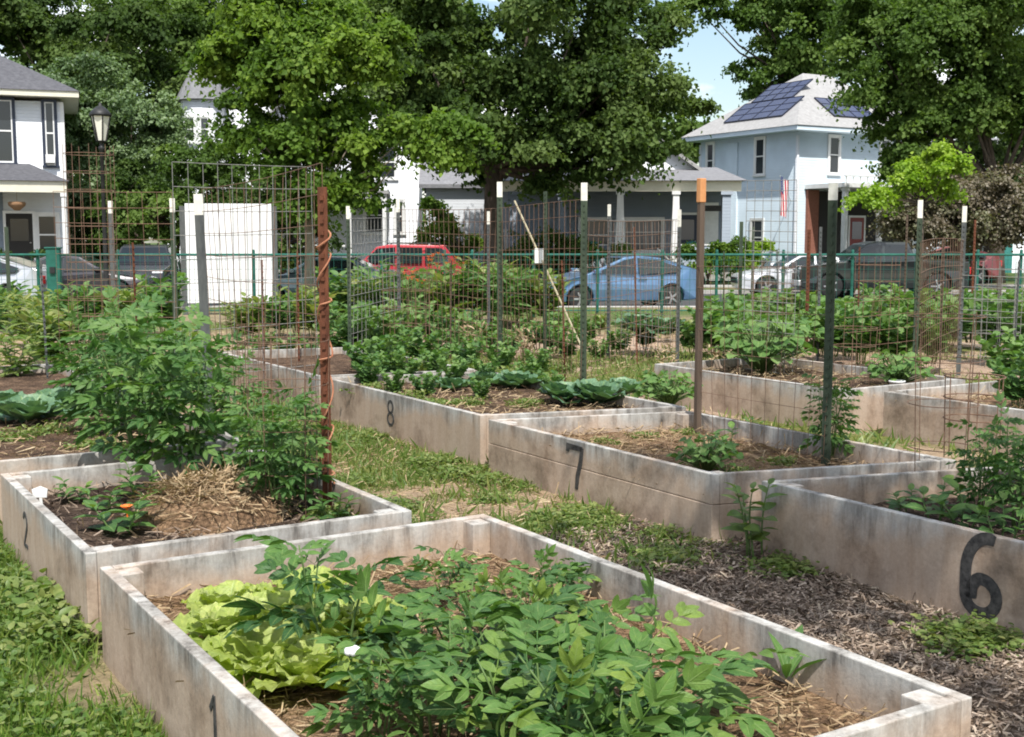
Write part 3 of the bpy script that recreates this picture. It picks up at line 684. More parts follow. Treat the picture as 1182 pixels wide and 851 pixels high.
def squash(name, label, cat, n, h, spread, ls, m, seed=0, tmpl=T_SQUA, group=None):
    g = np.random.default_rng(seed+500); root = thing(name, label, cat, (0, 0, 0), 0, group); st = MB(); pos = []; fw = []; nr = []; sz = []; tn = []
    for i in range(n):
        a = i*2.4; rr = spread*math.sqrt((i+.5)/n)*g.uniform(.8, 1.15); hh = h*g.uniform(.45, 1)*(1-.35*(i/n)); d = np.array([math.cos(a), math.sin(a), 0])
        tip = d*rr+np.array([0, 0, hh]); st.tube([(0, 0, -.02), d*rr*.4+np.array([0, 0, hh*.6]), tip], [.007, .006, .004], 5)
        pos.append(tip); fw.append(d+np.array([0, 0, g.uniform(-.35, .25)])+g.normal(size=3)*.2); nr.append(np.array([0, 0, 1.])+g.normal(size=3)*.35); sz.append(ls*g.uniform(.6, 1.15)); tn.append(g.uniform(.05, .95))
    st.build('stem', M['stem'], root, True)
    me = Leafy().add(tmpl[0], tmpl[1], np.array(pos), frames(np.array(fw), np.array(nr)), np.array(sz), np.array(tn)).mesh('leaves'); me.polygons.foreach_set('use_smooth', [True]*len(me.polygons))
    link('leaves', me, M[m], root); return root
rr = lambda: random.uniform(0, 6.28)
# --- bed one: potatoes, lettuce, a few sprouts
POT_L = 'dark green potato plant in the tangle filling the front bed'; POT_G = 'potato plants in the front bed'
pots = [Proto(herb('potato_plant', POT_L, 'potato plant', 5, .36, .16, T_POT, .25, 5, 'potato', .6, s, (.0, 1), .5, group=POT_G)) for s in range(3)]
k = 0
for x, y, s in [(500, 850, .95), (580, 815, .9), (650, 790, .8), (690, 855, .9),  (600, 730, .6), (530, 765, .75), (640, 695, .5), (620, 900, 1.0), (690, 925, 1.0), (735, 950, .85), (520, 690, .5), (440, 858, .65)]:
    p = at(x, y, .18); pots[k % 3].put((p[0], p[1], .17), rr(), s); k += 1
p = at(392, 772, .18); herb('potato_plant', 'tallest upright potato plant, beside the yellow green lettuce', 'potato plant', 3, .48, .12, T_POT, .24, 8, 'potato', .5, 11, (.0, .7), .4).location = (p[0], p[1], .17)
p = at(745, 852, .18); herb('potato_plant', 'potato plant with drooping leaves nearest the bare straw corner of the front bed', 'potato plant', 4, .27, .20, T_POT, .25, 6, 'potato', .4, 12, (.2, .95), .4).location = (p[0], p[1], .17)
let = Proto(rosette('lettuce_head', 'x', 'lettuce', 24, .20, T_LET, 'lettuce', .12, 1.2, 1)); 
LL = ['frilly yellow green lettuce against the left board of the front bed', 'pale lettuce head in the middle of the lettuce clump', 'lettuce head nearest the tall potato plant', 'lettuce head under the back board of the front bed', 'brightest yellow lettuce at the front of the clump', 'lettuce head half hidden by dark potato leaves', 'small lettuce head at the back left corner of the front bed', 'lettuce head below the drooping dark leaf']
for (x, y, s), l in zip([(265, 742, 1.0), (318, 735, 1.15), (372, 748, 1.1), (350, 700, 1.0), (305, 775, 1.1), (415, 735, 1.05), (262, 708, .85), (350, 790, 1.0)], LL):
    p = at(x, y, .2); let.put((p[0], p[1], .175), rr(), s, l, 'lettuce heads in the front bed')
spr = Proto(rosette('corn_seedling', 'x', 'seedling', 6, .20, T_LONG, 'squash', .75, 1.35, 4))
for x, y, s, l in [(908, 792, 1.0, 'small corn seedling by the inner side of the long right board'), (838, 828, .6, 'tiny sprout in the bare straw corner of the front bed')]:
    p = at(x, y, .18); spr.put((p[0], p[1], .17), rr(), s, l)
p = at(407, 772, .35)
mb = MB()
for k in range(5): mb.lathe([(.004, -.012), (.012, -.004), (.011, .008), (.003, .013)], (p[0]+.012*math.cos(k*1.26), p[1]+.012*math.sin(k*1.26), .40), 8)
tag(mb.build('potato_blossom', M['petal_white'], smooth=True), 'small white blossom among the potato leaves', 'flower')
# --- bed two
toms = [Proto(herb('tomato_plant', 'x', 'tomato plant', 6, .85, .19, T_TOM, .23, 15, 'tomato', .3, s+20, (.0, 1), .45, .008)) for s in range(3)]
TL = [((165, 548), 1.05, 0, 'bushy tomato at the back board of the straw mound bed'), ((214, 552), 1.0, 1, 'bushy tomato beside the slate grey post'), ((130, 505), .95, 2, 'tall tomato behind the bed two back board'), ((185, 492), 1.0, 0, 'tall tomato in the middle of the bed behind number two'), ((232, 478), .8, 1, 'tomato leaning towards the white sign in the bed behind number two'),
      ((95, 478), .8, 2, 'greyish tomato behind the big leaved squash'), ((322, 596), .72, 2, 'tomato tied beside the rust red post'), ((345, 570), .62, 0, 'smaller tomato right against the rust red post'), ((300, 560), .6, 1, 'tomato at the back of the straw mound'), ((958, 530), .62, 1, 'thin tomato climbing the thick dark green post'),
      ((1130, 590), .5, 0, 'tomato inside the thin cage in bed six'), ((1174, 605), .58, 2, 'tomato cut by the frame edge in bed six'), ((1182, 575), .5, 1, 'tomato at the back of bed six'), ((262, 515), .7, 2, 'tomato between slate post and straw mound')]
for (x, y), s, k, l in TL:
    p = at(x, y, .2); toms[k].put((p[0], p[1], .2), rr(), (s*.85, s*.85, s) if x > 900 else s, l, 'staked tomato plants')
pep = [Proto(herb('pepper_plant', 'x', 'pepper plant', 3, .2, .08, T_MED, .13, 7, 'potato', .3, s+40, (.2, .9))) for s in range(2)]
for x, y, s, k, l in [(140, 618, 1.0, 0, 'small pepper plant with orange bloom beside it'), (185, 600, .8, 1, 'low feathery green plant left of the straw mound'), (120, 590, .7, 0, 'small seedling near the white plant marker'), (388, 604, .8, 1, 'low weed at the foot of the rust red post'), (160, 575, .9, 1, 'low herb at the back of bed two'), (85, 578, .6, 0, 'tiny seedling in the dark soil of bed two'),
                      (835, 520, .8, 0, 'lone seedling in the mulch of bed seven'), (870, 500, .6, 1, 'small seedling at the back of bed seven'), (1040, 590, .6, 0, 'small seedling near the left board of bed six'), (1080, 600, .9, 1, 'low leafy green in bed six'), (1112, 612, 1.0, 0, 'low leafy green under the caged tomato'), (1158, 625, .9, 1, 'low leafy green near the number six')]:
    p = at(x, y, .2); pep[k].put((p[0], p[1], .19), rr(), s, l, 'small young plants')
p = at(147, 597, .26); mb = MB()
for i in range(9): a = i*.7; mb.add([(p[0], p[1], .30), (p[0]+.03*math.cos(a), p[1]+.03*math.sin(a), .315), (p[0]+.03*math.cos(a+.6), p[1]+.03*math.sin(a+.6), .312)], [(0, 1, 2)])
mb.lathe([(.012, 0), (.016, .01), (.004, .02)], (p[0], p[1], .30), 8); mb.tube([(p[0], p[1], .18), (p[0], p[1], .30)], .004)
tag(mb.build('marigold', M['petal_orange']), 'orange marigold bloom in bed two', 'flower')
p = at(50, 592, .21); mb = MB(); mb.bar((p[0], p[1], .15), (p[0]-.01, p[1], .29), .014, .004, (0, 1, 0)); mb.prism([(p[0]-.045, .285), (p[0]+.02, .285), (p[0]+.025, .325), (p[0]-.01, .34), (p[0]-.05, .325)], p[1]-.003, p[1]+.003)
tag(mb.build('plant_marker', M['plastic_white']), 'white plastic plant marker stuck in the dark soil', 'plant marker')
# straw mound
p = at(245, 592, .22); n = 26; X, Y = np.meshgrid(np.linspace(-.42, .42, n), np.linspace(-.38, .38, n))
def moundz(X, Y):
    d = (X/.40)**2+(Y/.36)**2; return .20*np.clip(1-d, 0, 1)**.7+(fbm(X+5, Y+5, .12, 44, 3)-.5)*.05*np.clip(1.1-d, 0, 1)-.03
mo = sheet('straw_mound', np.linspace(-.42, .42, n), np.linspace(-.38, .38, n), moundz, None, M['soil_straw'])
mo.location = (p[0], p[1], .21); mo.rotation_euler.z = TH; tag(mo, 'heap of dry brown straw in the bed numbered two', 'straw mound')
def bits(n, xyz, ln, m, name, thick=.06, tint=(.0, 1), flat=.25):
    d = rng.normal(size=(n, 3)); d[:, 2] *= flat; nn = rng.normal(size=(n, 3))*.35+np.array([0, 0, 1]); s = ln*rng.uniform(.4, 1.3, n)
    return Leafy().add(*T_CHIP, xyz, frames(d, nn), np.stack([s*thick*rng.uniform(1, 3, n), s, s], 1), rng.uniform(*tint, n)).mesh(name)
n = 2600; x = rng.normal(size=n)*.17; y = rng.normal(size=n)*.15; z = moundz(x, y)+rng.uniform(0, .025, n)
q = link('straw', bits(n, np.stack([x, y, z], 1), .085, 'straw', 'straw', .07, (.0, .85), .35), M['straw'], mo); q['kind'] = 'stuff'
# --- cabbage bed and the rest of the middle column
cab = [Proto(rosette('cabbage_plant', 'x', 'cabbage', 20, .27, T_CABB, 'cabbage', .15, 1.15, s+7)) for s in range(2)]
for i, (x, y, s, l) in enumerate([(652, 466, 1.0, 'blue green cabbage at the near end of bed eight'), (690, 468, 1.05, 'cabbage nearest the olive post'), (716, 458, .85, 'cabbage at the right board of bed eight'), (596, 450, .9, 'dark cabbage left of the pair by the olive post'), (560, 446, .75, 'small cabbage under the brown green post'), (520, 452, .7, 'low cabbage near the corner of bed eight'),
                                  (30, 490, 1.1, 'large dark cabbage at the left frame edge'), (66, 478, 1.0, 'big leaved cabbage beside the tomato wall'), (5, 478, .95, 'cabbage cut by the left frame edge'), (738, 386, 1.5, 'pale broad leaved cabbage before the blue car door'), (768, 388, 1.4, 'pale cabbage before the blue car rear wheel')]):
    p = at(x, y, .24); cab[i % 2].put((p[0], p[1], .23), rr(), s, l, 'cabbages')
sq = [Proto(squash('squash_plant', 'x', 'squash plant', 120, .5, .38, .10, 'squash', s)) for s in range(2)]
SQ = [((772, 470), .6, 'low lime green squash at the back end of bed seven'), ((815, 545), .45, 'flat pale squash at the front board of bed seven'), ((880, 432), 1.15, 'largest leafy squash clump on the end of its bed'), ((858, 405), 1.0, 'squash clump behind the largest leafy clump'), ((1035, 448), .7, 'squash beside the white flower pot'), ((910, 405), .9, 'squash before the thin reddish post')]
for i, ((x, y), s, l) in enumerate(SQ):
    p = at(x, y, .22); sq[i % 2].put((p[0], p[1], .21), rr(), s, l, 'squash plants')
p = at(1035, 452, .22); tag(MB().lathe([(.05, 0), (.065, .10), (.07, .10), (.07, .115), (.06, .115), (.05, .06)], (p[0], p[1], .2), 14).build('flower_pot', M['plastic_white'], smooth=True), 'small white pot on the board of the far bed', 'pot')
# bean / bush rows further out
bush = [Proto(herb('bean_plant', 'x', 'bean plant', 8, .55, .30, T_WIDE, .125, 24, 'tomato' if s % 2 == 0 else 'squash', .25, s+60, (.0, 1), .55)) for s in range(4)]
ROW_L = 'leafy bean plant in the green rows before the pickup and white car'
k = 0
for y0, xs_ in ((392, range(835, 1200, 26)), (412, range(962, 1200, 27)), (378, range(830, 1190, 30)), (402, range(825, 1000, 30))):
    for x in xs_:
        if y0 == 412 and 1080 < x < 1150 : continue
        p = at(x+random.uniform(-8, 8), y0+random.uniform(-5, 5), .1); bush[k % 4].put((p[0], p[1], .05 if y0 != 412 else .1), rr(), random.uniform(1.0, 1.4), ROW_L, 'bean rows'); k += 1
for x, y, s, l in [(1175, 470, .8, 'bean plant at the right end of the cage bed'), (1165, 440, .9, 'bean plant behind the cage bed'), (420, 432, .75, 'green bush at the left end of bed eight'), (452, 426, .7, 'green bush by the painted eight'), (484, 420, .75, 'green bush in the middle of bed eight'), (440, 405, .9, 'bush behind bed eight below the red car'), (410, 400, .8, 'bush behind the rust red post')]:
    p = at(x, y, .22); bush[k % 4].put((p[0], p[1], .2), rr(), s, l, 'leafy bushes'); k += 1
# tall weedy growth along the fence
tall = [Proto(herb('tall_weed', 'x', 'weed', 9, 1.0, .42, T_MED if s % 2 else T_LONG, .30, 18, 'weed' if s < 2 else 'tomato', .45, s+80, (.0, .9), .4)) for s in range(4)]
WL = 'tall shaggy green weed growing along the green fence'
for x in list(range(395, 640, 17)):
    y = 376+random.uniform(-6, 10); p = at(x+random.uniform(-6, 6), y, 0); tall[k % 4].put((p[0], p[1], 0), rr(), random.uniform(.85, 1.2), WL, 'weeds along the fence'); k += 1
for x in list(range(-10, 200, 22)):
    y = 392+random.uniform(-12, 12); p = at(x, y, 0); tall[k % 4].put((p[0], p[1], 0), rr(), random.uniform(.75, .95), 'shaggy green growth along the fence before the parked sedan', 'growth before the sedan'); k += 1
for x in list(range(270, 390, 18)):
    y = 388+random.uniform(-6, 10); p = at(x, y, 0); tall[k % 4].put((p[0], p[1], 0), rr(), random.uniform(.5, .8), 'shaggy weed below the white sign and teal sedan', 'weeds below the sign'); k += 1
for x in list(range(640, 850, 26)):
    y = 388+random.uniform(-6, 8); p = at(x, y, 0); tall[k % 4].put((p[0], p[1], 0), rr(), random.uniform(.3, .45), 'low weed below the blue car', 'weeds below the blue car'); k += 1
for x, y, s in [(20, 440, .6), (60, 425, .7), (110, 420, .7), (150, 425, .65), (35, 400, .7), (215, 425, .55), (180, 440, .6)]:
    p = at(x, y, .2); tall[k % 4].put((p[0], p[1], .15), rr(), s, 'grey green leafy growth behind the tall tomatoes', 'growth behind tomatoes'); k += 1
# daylilies
def lily(label, p, n, h, seed):
    g = np.random.default_rng(seed); root = thing('daylily', label, 'daylily', p); mb = MB(); fl = MB(); pos = []; fw = []; nr = []
    for i in range(n):
        a = g.uniform(0, 6.28); t = np.array([math.cos(a)*.25*g.random(), math.sin(a)*.25*g.random(), h*g.uniform(.8, 1)]); mb.tube([(0, 0, 0), t*.6+np.array([0, 0, .05]), t], .006, 5)
        for j in range(6): b = j*1.047; fl.add([t, t+np.array([.035*math.cos(b-.35), .035*math.sin(b-.35), .05]), t+np.array([.085*math.cos(b), .085*math.sin(b), .055]), t+np.array([.035*math.cos(b+.35), .035*math.sin(b+.35), .05])], [(0, 1, 2, 3)])
    for i in range(26): a = i*2.4; pos.append((0, 0, 0)); fw.append((math.cos(a), math.sin(a), 1.6)); nr.append((-math.cos(a), -math.sin(a), .6))
    mb.build('stalk', M['stem'], root); fl.build('petals', M['petal_orange'], root)
    link('leaves', Leafy().add(*T_LONG, np.array(pos), frames(np.array(fw, float), np.array(nr, float)), g.uniform(.4, .7, 26), g.uniform(0, 1, 26)).mesh('leaves'), M['weed'], root)
lily('orange daylily clump below the red car', at(478, 384, 0), 9, .95, 1); lily('taller orange daylily behind the red car bumper', at(505, 374, 0), 10, 1.25, 2); lily('orange daylily next to the far thin posts', at(520, 372, 0), 7, 1.2, 3)
# path weeds worth naming
p = at(872, 640, 0); herb('corner_weed', 'upright weed growing in the corner between beds six and seven', 'weed', 4, .36, .07, T_MED, .12, 10, 'weed', .3, 91, (0, .6)).location = (p[0], p[1], 0)
def cushion(name, label, cat, n, rad, h, ls, m, seed):
    g = np.random.default_rng(seed+700); K = 16; c = np.stack([g.normal(size=K)*rad*.5, g.normal(size=K)*rad*.38, np.zeros(K)], 1); hh = g.uniform(.3, 1, K)*h; w_ = g.integers(0, K, n)
    q = g.normal(size=(n, 3))*np.array([.06, .06, 0])+c[w_]; q[:, 2] = g.uniform(0, 1, n)*hh[w_]; d = g.normal(size=(n, 3)); d[:, 2] = abs(d[:, 2])*.8
    me = Leafy().add(*T_MED, q, frames(d, g.normal(size=(n, 3))*.5+np.array([0, 0, 1])), ls*g.uniform(.5, 1.3, n), np.clip(g.uniform(0, .6, n)+.4*hh[w_]/h, 0, 1)).mesh('leaves')
    root = thing(name, label, cat); link('leaves', me, M[m], root); return root
lowp = [Proto(cushion('weed_plant', 'x', 'weed', 620, .24, .12, .042, 'weed', s)) for s in range(2)]
for i, (x, y, s, l) in enumerate([(905, 655, 1.1, 'low weed patch at the foot of bed six'), (1108, 742, 1.2, 'dark green spreading weed below the number six'), (1140, 735, 1.1, 'small weed near the right frame edge'), (655, 600, 1.3, 'green weed in the path below the number seven'), (700, 606, 1.0, 'weed at the dark stained foot of bed seven'), (640, 610, 1.0, 'weed beside the long board of the front bed'), (530, 548, 1.3, 'yellow green weed at the corner of bed eight'), (500, 535, 1.1, 'weed in the path below the painted eight'),
                               (85, 700, 1.4, 'dark clover clump beside the front left corner of bed one'), (100, 735, 1.1, 'clover clump at the left board of bed one'), (560, 555, 1.0, 'weed at the gap between beds seven and eight'), (770, 640, .9, 'weed at the edge of the dark mulch')]):
    p = at(x, y, -.03); lowp[i % 2].put((p[0], p[1], -.03), rr(), (s, s, s*.8) if x < 300 else (s*.75, s*.75, s*.4), l, 'low weeds on the paths')
for i, (px, py, s) in enumerate([(430, 452, .8), (470, 462, .7), (505, 470, .7), (540, 468, .6), (610, 468, .6), (575, 436, .9), (535, 430, 1.0), (500, 425, 1.0), (620, 440, .9), (760, 452, .9), (640, 430, .9)]):
    p = at(px, py, .24); lowp[i % 2].put((p[0], p[1], .23), rr(), s, 'low weedy growth spread through the bed numbered eight', 'weeds in bed eight')
for i, (px, py, s) in enumerate([(745, 505, .45), (700, 512, .4), (905, 535, .5), (850, 548, .5), (790, 500, .4)]):
    p = at(px, py, .2); lowp[i % 2].put((p[0], p[1], .19), rr(), s, 'small weed tuft in the straw of the bed numbered seven', 'weeds in bed seven')
for i, (px, py, s) in enumerate([(60, 500, .7), (20, 508, .7), (110, 520, .8), (150, 530, .7), (200, 520, .8), (260, 545, .7), (300, 590, .6), (380, 596, .5)]):
    p = at(px, py, .22); lowp[i % 2].put((p[0], p[1], .21), rr(), s, 'low green growth under the tall tomatoes', 'growth under tomatoes')
for i in range(46):
    u = random.uniform(4.3, 10); v = random.choice([2.62, 2.72, 3.95, 4.0, 3.3, 3.0, 3.6]) + random.uniform(-.1, .1)
    if u < 6.0 and v > 3.2 and random.random() < .5: continue
    q = g2w(u, v, -.04); lowp[i % 2].put(q, rr(), (random.uniform(.5, 1.1),)*2+(random.uniform(.25, .7),), 'weed tuft on the straw path between the numbered beds', 'weed tufts on the path')
for i, (px, py, s) in enumerate([(390, 412, .9), (418, 408, 1.0), (446, 414, 1.0), (470, 402, 1.1), (500, 398, 1.0), (430, 396, 1.1), (400, 392, 1.1), (460, 390, 1.1), (530, 395, .9), (560, 400, .8), (300, 408, .6), (330, 412, .6), (360, 418, .6), (285, 420, .5), (640, 402, .8), (515, 412, .8), (540, 418, .7), (575, 414, .7), (500, 424, .6), (675, 396, .8), (655, 412, .7), (715, 404, .6), (745, 398, .7), (800, 402, .8), (815, 392, .9), (690, 412, .5), (620, 398, .8), (590, 405, .7)]):
    p = at(px, py, .1); bush[(i*7) % 4].put((p[0], p[1], .05), rr(), s, 'leafy bush in the packed middle ground before the street fence', 'middle ground bushes')
for i, (px, py, s) in enumerate([(425, 446, .5), (455, 455, .42), (490, 458, .45), (525, 445, .5), (555, 462, .35), (610, 446, .45), (635, 455, .4), (580, 430, .55), (540, 428, .6), (500, 436, .55), (755, 455, .4), (470, 440, .5), (560, 444, .45), (620, 432, .5), (445, 438, .6)]):
    p = at(px, py, .24); bush[(i*3) % 4].put((p[0], p[1], .22), rr(), s, 'loose leafy plant among the cabbages of the bed numbered eight', 'leafy plants in bed eight')
dry = [Proto(herb('dry_plant', 'x', 'dry plant', 8, .55, .22, T_LONG, .16, 9, 'straw', .6, s+120, (.0, .9), .6)) for s in range(2)]
for i, (px, py, s) in enumerate([(548, 412, .8), (535, 400, .7), (605, 410, .7), (480, 440, .5), (830, 436, .7), (770, 428, .6), (910, 440, .6)]):
    p = at(px, py, .1); dry[i % 2].put((p[0], p[1], .05), rr(), s, 'dry straw coloured plant in the strip behind the cabbages', 'dry plants behind the cabbages')
# ------------------------------------------------------------------ small stuff on the ground
def in_bed(u, v, pad=.02):
    k = np.zeros(len(u), bool)
    for (u0, u1, v0, v1, _, sk) in BEDS.values(): k |= (u-sk*(v-v0) > u0-pad) & (u-sk*(v-v0) < u1+pad) & (v > v0-pad) & (v < v1+pad)
    return k
def uvxyz(u, v, z=0.0):
    x = u*UU[0]+v*VV[0]; y = u*UU[1]+v*VV[1]; return np.stack([x, y, gz(x, y)+z], 1)
def scatter(n, u0, u1, v0, v1, keep=None):
    u = rng.uniform(u0, u1, n); v = rng.uniform(v0, v1, n); k = ~in_bed(u, v); P_ = uvxyz(u, v)
    if keep is not None: k &= keep(u, v, P_[:, 0], P_[:, 1])
    return P_[k]
def blades(P_, h, m, name, tint=(0, 1), lean=.45, wid=1.0):
    n = len(P_); d = rng.normal(size=(n, 3))*lean+np.array([0, 0, 1]); nn = rng.normal(size=(n, 3)); nn[:, 2] = .2; s = h*rng.uniform(.45, 1.25, n)
    o = link(name, Leafy().add(*T_BLADE, P_, frames(d, nn), np.stack([s*wid, s, s], 1), rng.uniform(*tint, n)).mesh(name), M[m]); return tag(o, kind='stuff')
nl = lambda x, y: fbm(x, y, 1.3, 1)*.7+fbm(x, y, .5, 5)*.3
G = scatter(60000, 1.2, 8, -1.2, 1.02, lambda u, v, x, y: (nl(x, y) < .63+rng.uniform(-.05, .12, len(u))) & ((np.hypot(x-TP[0], (y-TP[1])*.8) > .2) | (rng.random(len(u)) < .15)))
blades(G, .075, 'grass', 'grass', (0, .9), .55, 1.3)
G = scatter(16000, 1.5, 7, -1.0, 1.02, lambda u, v, x, y: (nl(x, y) < .60) & (np.hypot(x-TP[0], (y-TP[1])*.8) > .24))
n = len(G); d = rng.normal(size=(n, 3)); d[:, 2] = np.abs(d[:, 2])*.35; nn = rng.normal(size=(n, 3))*.35+np.array([0, 0, 1])
G[:, 2] += rng.uniform(.01, .07, n)
tag(link('clover', Leafy().add(*T_WIDE, G, frames(d, nn), rng.uniform(.016, .034, n), rng.uniform(0, .8, n)).mesh('clover'), M['weed']), kind='stuff')
pathn = lambda x, y: fbm(x, y, .5, 5)*.6+fbm(x, y, 1.3, 1)*.4
G = scatter(44000, 3.8, 11, 2.3, 4.3, lambda u, v, x, y: (pathn(x, y) > .39+rng.uniform(-.05, .03, len(u))) & (u+(v-3)*-.5 > 4.3))
blades(G, .06, 'weed', 'path_grass', (0, 1), .7, 1.6)
G = scatter(60000, 4.3, 22, -2, 14, lambda u, v, x, y: (fbm(x, y, .5, 5)*.5+fbm(x, y, 4., 9)*.5 > .54))
blades(G, .11, 'weed', 'garden_grass', (.1, 1), .7, 1.8)
G = scatter(60000, 1.0, 5.2, 2.5, 4.3, lambda u, v, x, y: u+(fbm(x, y, 1.3, 1)-.5)*1.8-(v-3.0)*.5 < 4.9)
G2 = scatter(5000, 1.0, 4.5, 2.5, 4.3); 
G[:, 2] += rng.uniform(.0, .02, len(G))
tag(link('wood_mulch', bits(len(G), G, .034, 'chip', 'wood_mulch', .30, (.0, .85), .28), M['chip']), kind='stuff')
G = scatter(9000, 4.4, 12, 2.3, 4.3); G[:, 2] += .008
tag(link('dry_grass', bits(len(G), G, .09, 'straw', 'dry_grass', .05, (.1, 1), .2), M['straw']), kind='stuff')
G = scatter(16000, 7, 20, -2, 13); G[:, 2] += .01
tag(link('straw_mulch', bits(len(G), G, .12, 'straw', 'straw_mulch', .07, (.1, 1), .2), M['straw']), kind='stuff')
# straw and crumbs lying on the bed soil
def onbed(key, n, m, ln, thick, tint, uf=(0, 1), vf=(0, 1)):
    u0, u1, v0, v1, lv, sk = BEDS[key]; u = rng.uniform(u0+.05+(u1-u0)*uf[0], u0+(u1-u0)*uf[1]-.05, n); v = rng.uniform(v0+.05+(v1-v0)*vf[0], v0+(v1-v0)*vf[1]-.05, n); u = u+sk*(v-v0)
    x = u*UU[0]+v*VV[0]; y = u*UU[1]+v*VV[1]; z = lv+rng.uniform(-.005, .035, n)
    tag(link('straw_litter', bits(n, np.stack([x, y, z], 1), ln, m, 'straw_litter', thick, tint, .3), M[m]), kind='stuff')
onbed('A', 5500, 'straw', .07, .08, (0, .8)); onbed('D', 3000, 'straw', .08, .08, (0, .7)); onbed('B', 1500, 'chip', .06, .12, (0, .6)); onbed('E', 1500, 'chip', .06, .12, (0, .7)); onbed('C', 1800, 'straw', .09, .07, (.1, .9)); onbed('F', 1500, 'straw', .08, .08, (.2, 1)); onbed('G', 1200, 'straw', .09, .07, (.2, 1)); onbed('H', 800, 'straw', .09, .07, (.2, .9))
# ------------------------------------------------------------------ green garden fence, gate, sign, lamp
FY = 23.6
def fz(y): return float(prof(np.array([y]))[0])
fl, fr_ = -16.5, 17.5
fr = thing('wire_fence', 'green coated wire garden fence between the beds and the street', 'fence', (fl, FY, 0))
Ln = fr_-fl; GX0, GX1 = ray(43, 300, FY)[0]-fl, ray(63, 300, FY)[0]-fl
mb = MB(); mb.tube([(0, 0, 1.20), (Ln, 0, 1.20)], .024, 8); mb.build('top_rail', M['fence_green'], fr)
mb = MB(); mb.tube([(0, 0, .12), (Ln, 0, .12)], .012, 6); mb.build('bottom_rail', M['fence_green'], fr)
for px in (-20, 42, 135, 292, 372, 440, 513, 545, 616, 690, 765, 828, 905, 985, 1060, 1130, 1180):
    x = ray(px, 300, FY)[0]-fl
    q = MB().lathe([(.03, -.3), (.03, 1.27), (.022, 1.30)], (x, .058, 0), 10).build('post', M['fence_green'], fr)
mb = MB()
for k in range(int(Ln/.15)): mb.bar((k*.15, -.032, .05), (k*.15, -.032, 1.2), .005)
for z in (.12, .32, .52, .72, .92, 1.10): mb.bar((0, -.038, z), (Ln, -.038, z), .005)
mb.build('wire_mesh', M['fence_green'], fr)
gp = ray(62, 300, FY-.25)
gt = thing('gate_post', 'thick teal green gate post in front of the dark sedan', 'gate post', (gp[0], gp[1], 0))
MB().box(-.13, .13, -.06, .06, -.2, 1.32).build('post', M['fence_green'], gt, bevel=.01); MB().box(-.15, .15, -.08, .08, 1.321, 1.35).build('cap', M['fence_green'], gt, bevel=.008)
for z in (.35, .85): MB().box(-.05, .05, -.10, -.0605, z, z+.12).build('hinge', M['iron'], gt)
# white sign board seen from the garden
a = ray(213, 235, 25.6); b = ray(313, 235, 25.9); r = thing('sign_board', 'blank white back of a large sign board beyond the fence', 'sign', (a[0], a[1], 0), math.atan2(b[1]-a[1], b[0]-a[0]))
Lb = math.hypot(b[0]-a[0], b[1]-a[1])
MB().box(0, Lb, 0, .05, .15, a[2]).build('panel', M['sign_white'], r, bevel=.006)
MB().box(Lb+.002, Lb+.11, .0, .14, -.4, a[2]-.05).build('sign_leg', M['post_slate'], r); MB().box(-.112, -.002, .0, .14, -.4, a[2]-.05).build('sign_leg', M['post_slate'], r)
# street lamp
q = ray(118, 190, 31.5); top = ray(118, 118, 31.5)[2]; zb = fz(31.5)
r = thing('street_lamp', 'black street lamp with tapered glass lantern before the feathery tree', 'street lamp', (q[0], 31.5, zb))
Hh = top-zb; k = Hh-.98
MB().lathe([(.16, 0), (.16, .35), (.11, .45), (.075, .8), (.055, 1.2), (.05, k-.25), (.075, k-.22), (.075, k-.15), (.045, k-.12), (.05, k-.03), (.12, k)], (0, 0, 0), 14).build('pole', M['iron'], r, True)
MB().lathe([(.11, k+.012), (.15, k+.2), (.24, k+.62)], (0, 0, 0), 6).build('lantern_glass', M['lampglass'], r)
mb = MB()
for i in range(6):
    t = i*math.pi/3; mb.bar((.12*math.cos(t), .12*math.sin(t), k), (.25*math.cos(t), .25*math.sin(t), k+.63), .028)
mb.build('lantern_frame', M['iron'], r)
MB().lathe([(.28, k+.63), (.29, k+.66), (.22, k+.76), (.10, k+.86), (.05, k+.88), (.045, k+.92), (.01, k+.98)], (0, 0, 0), 12).build('lantern_cap', M['iron'], r, True)
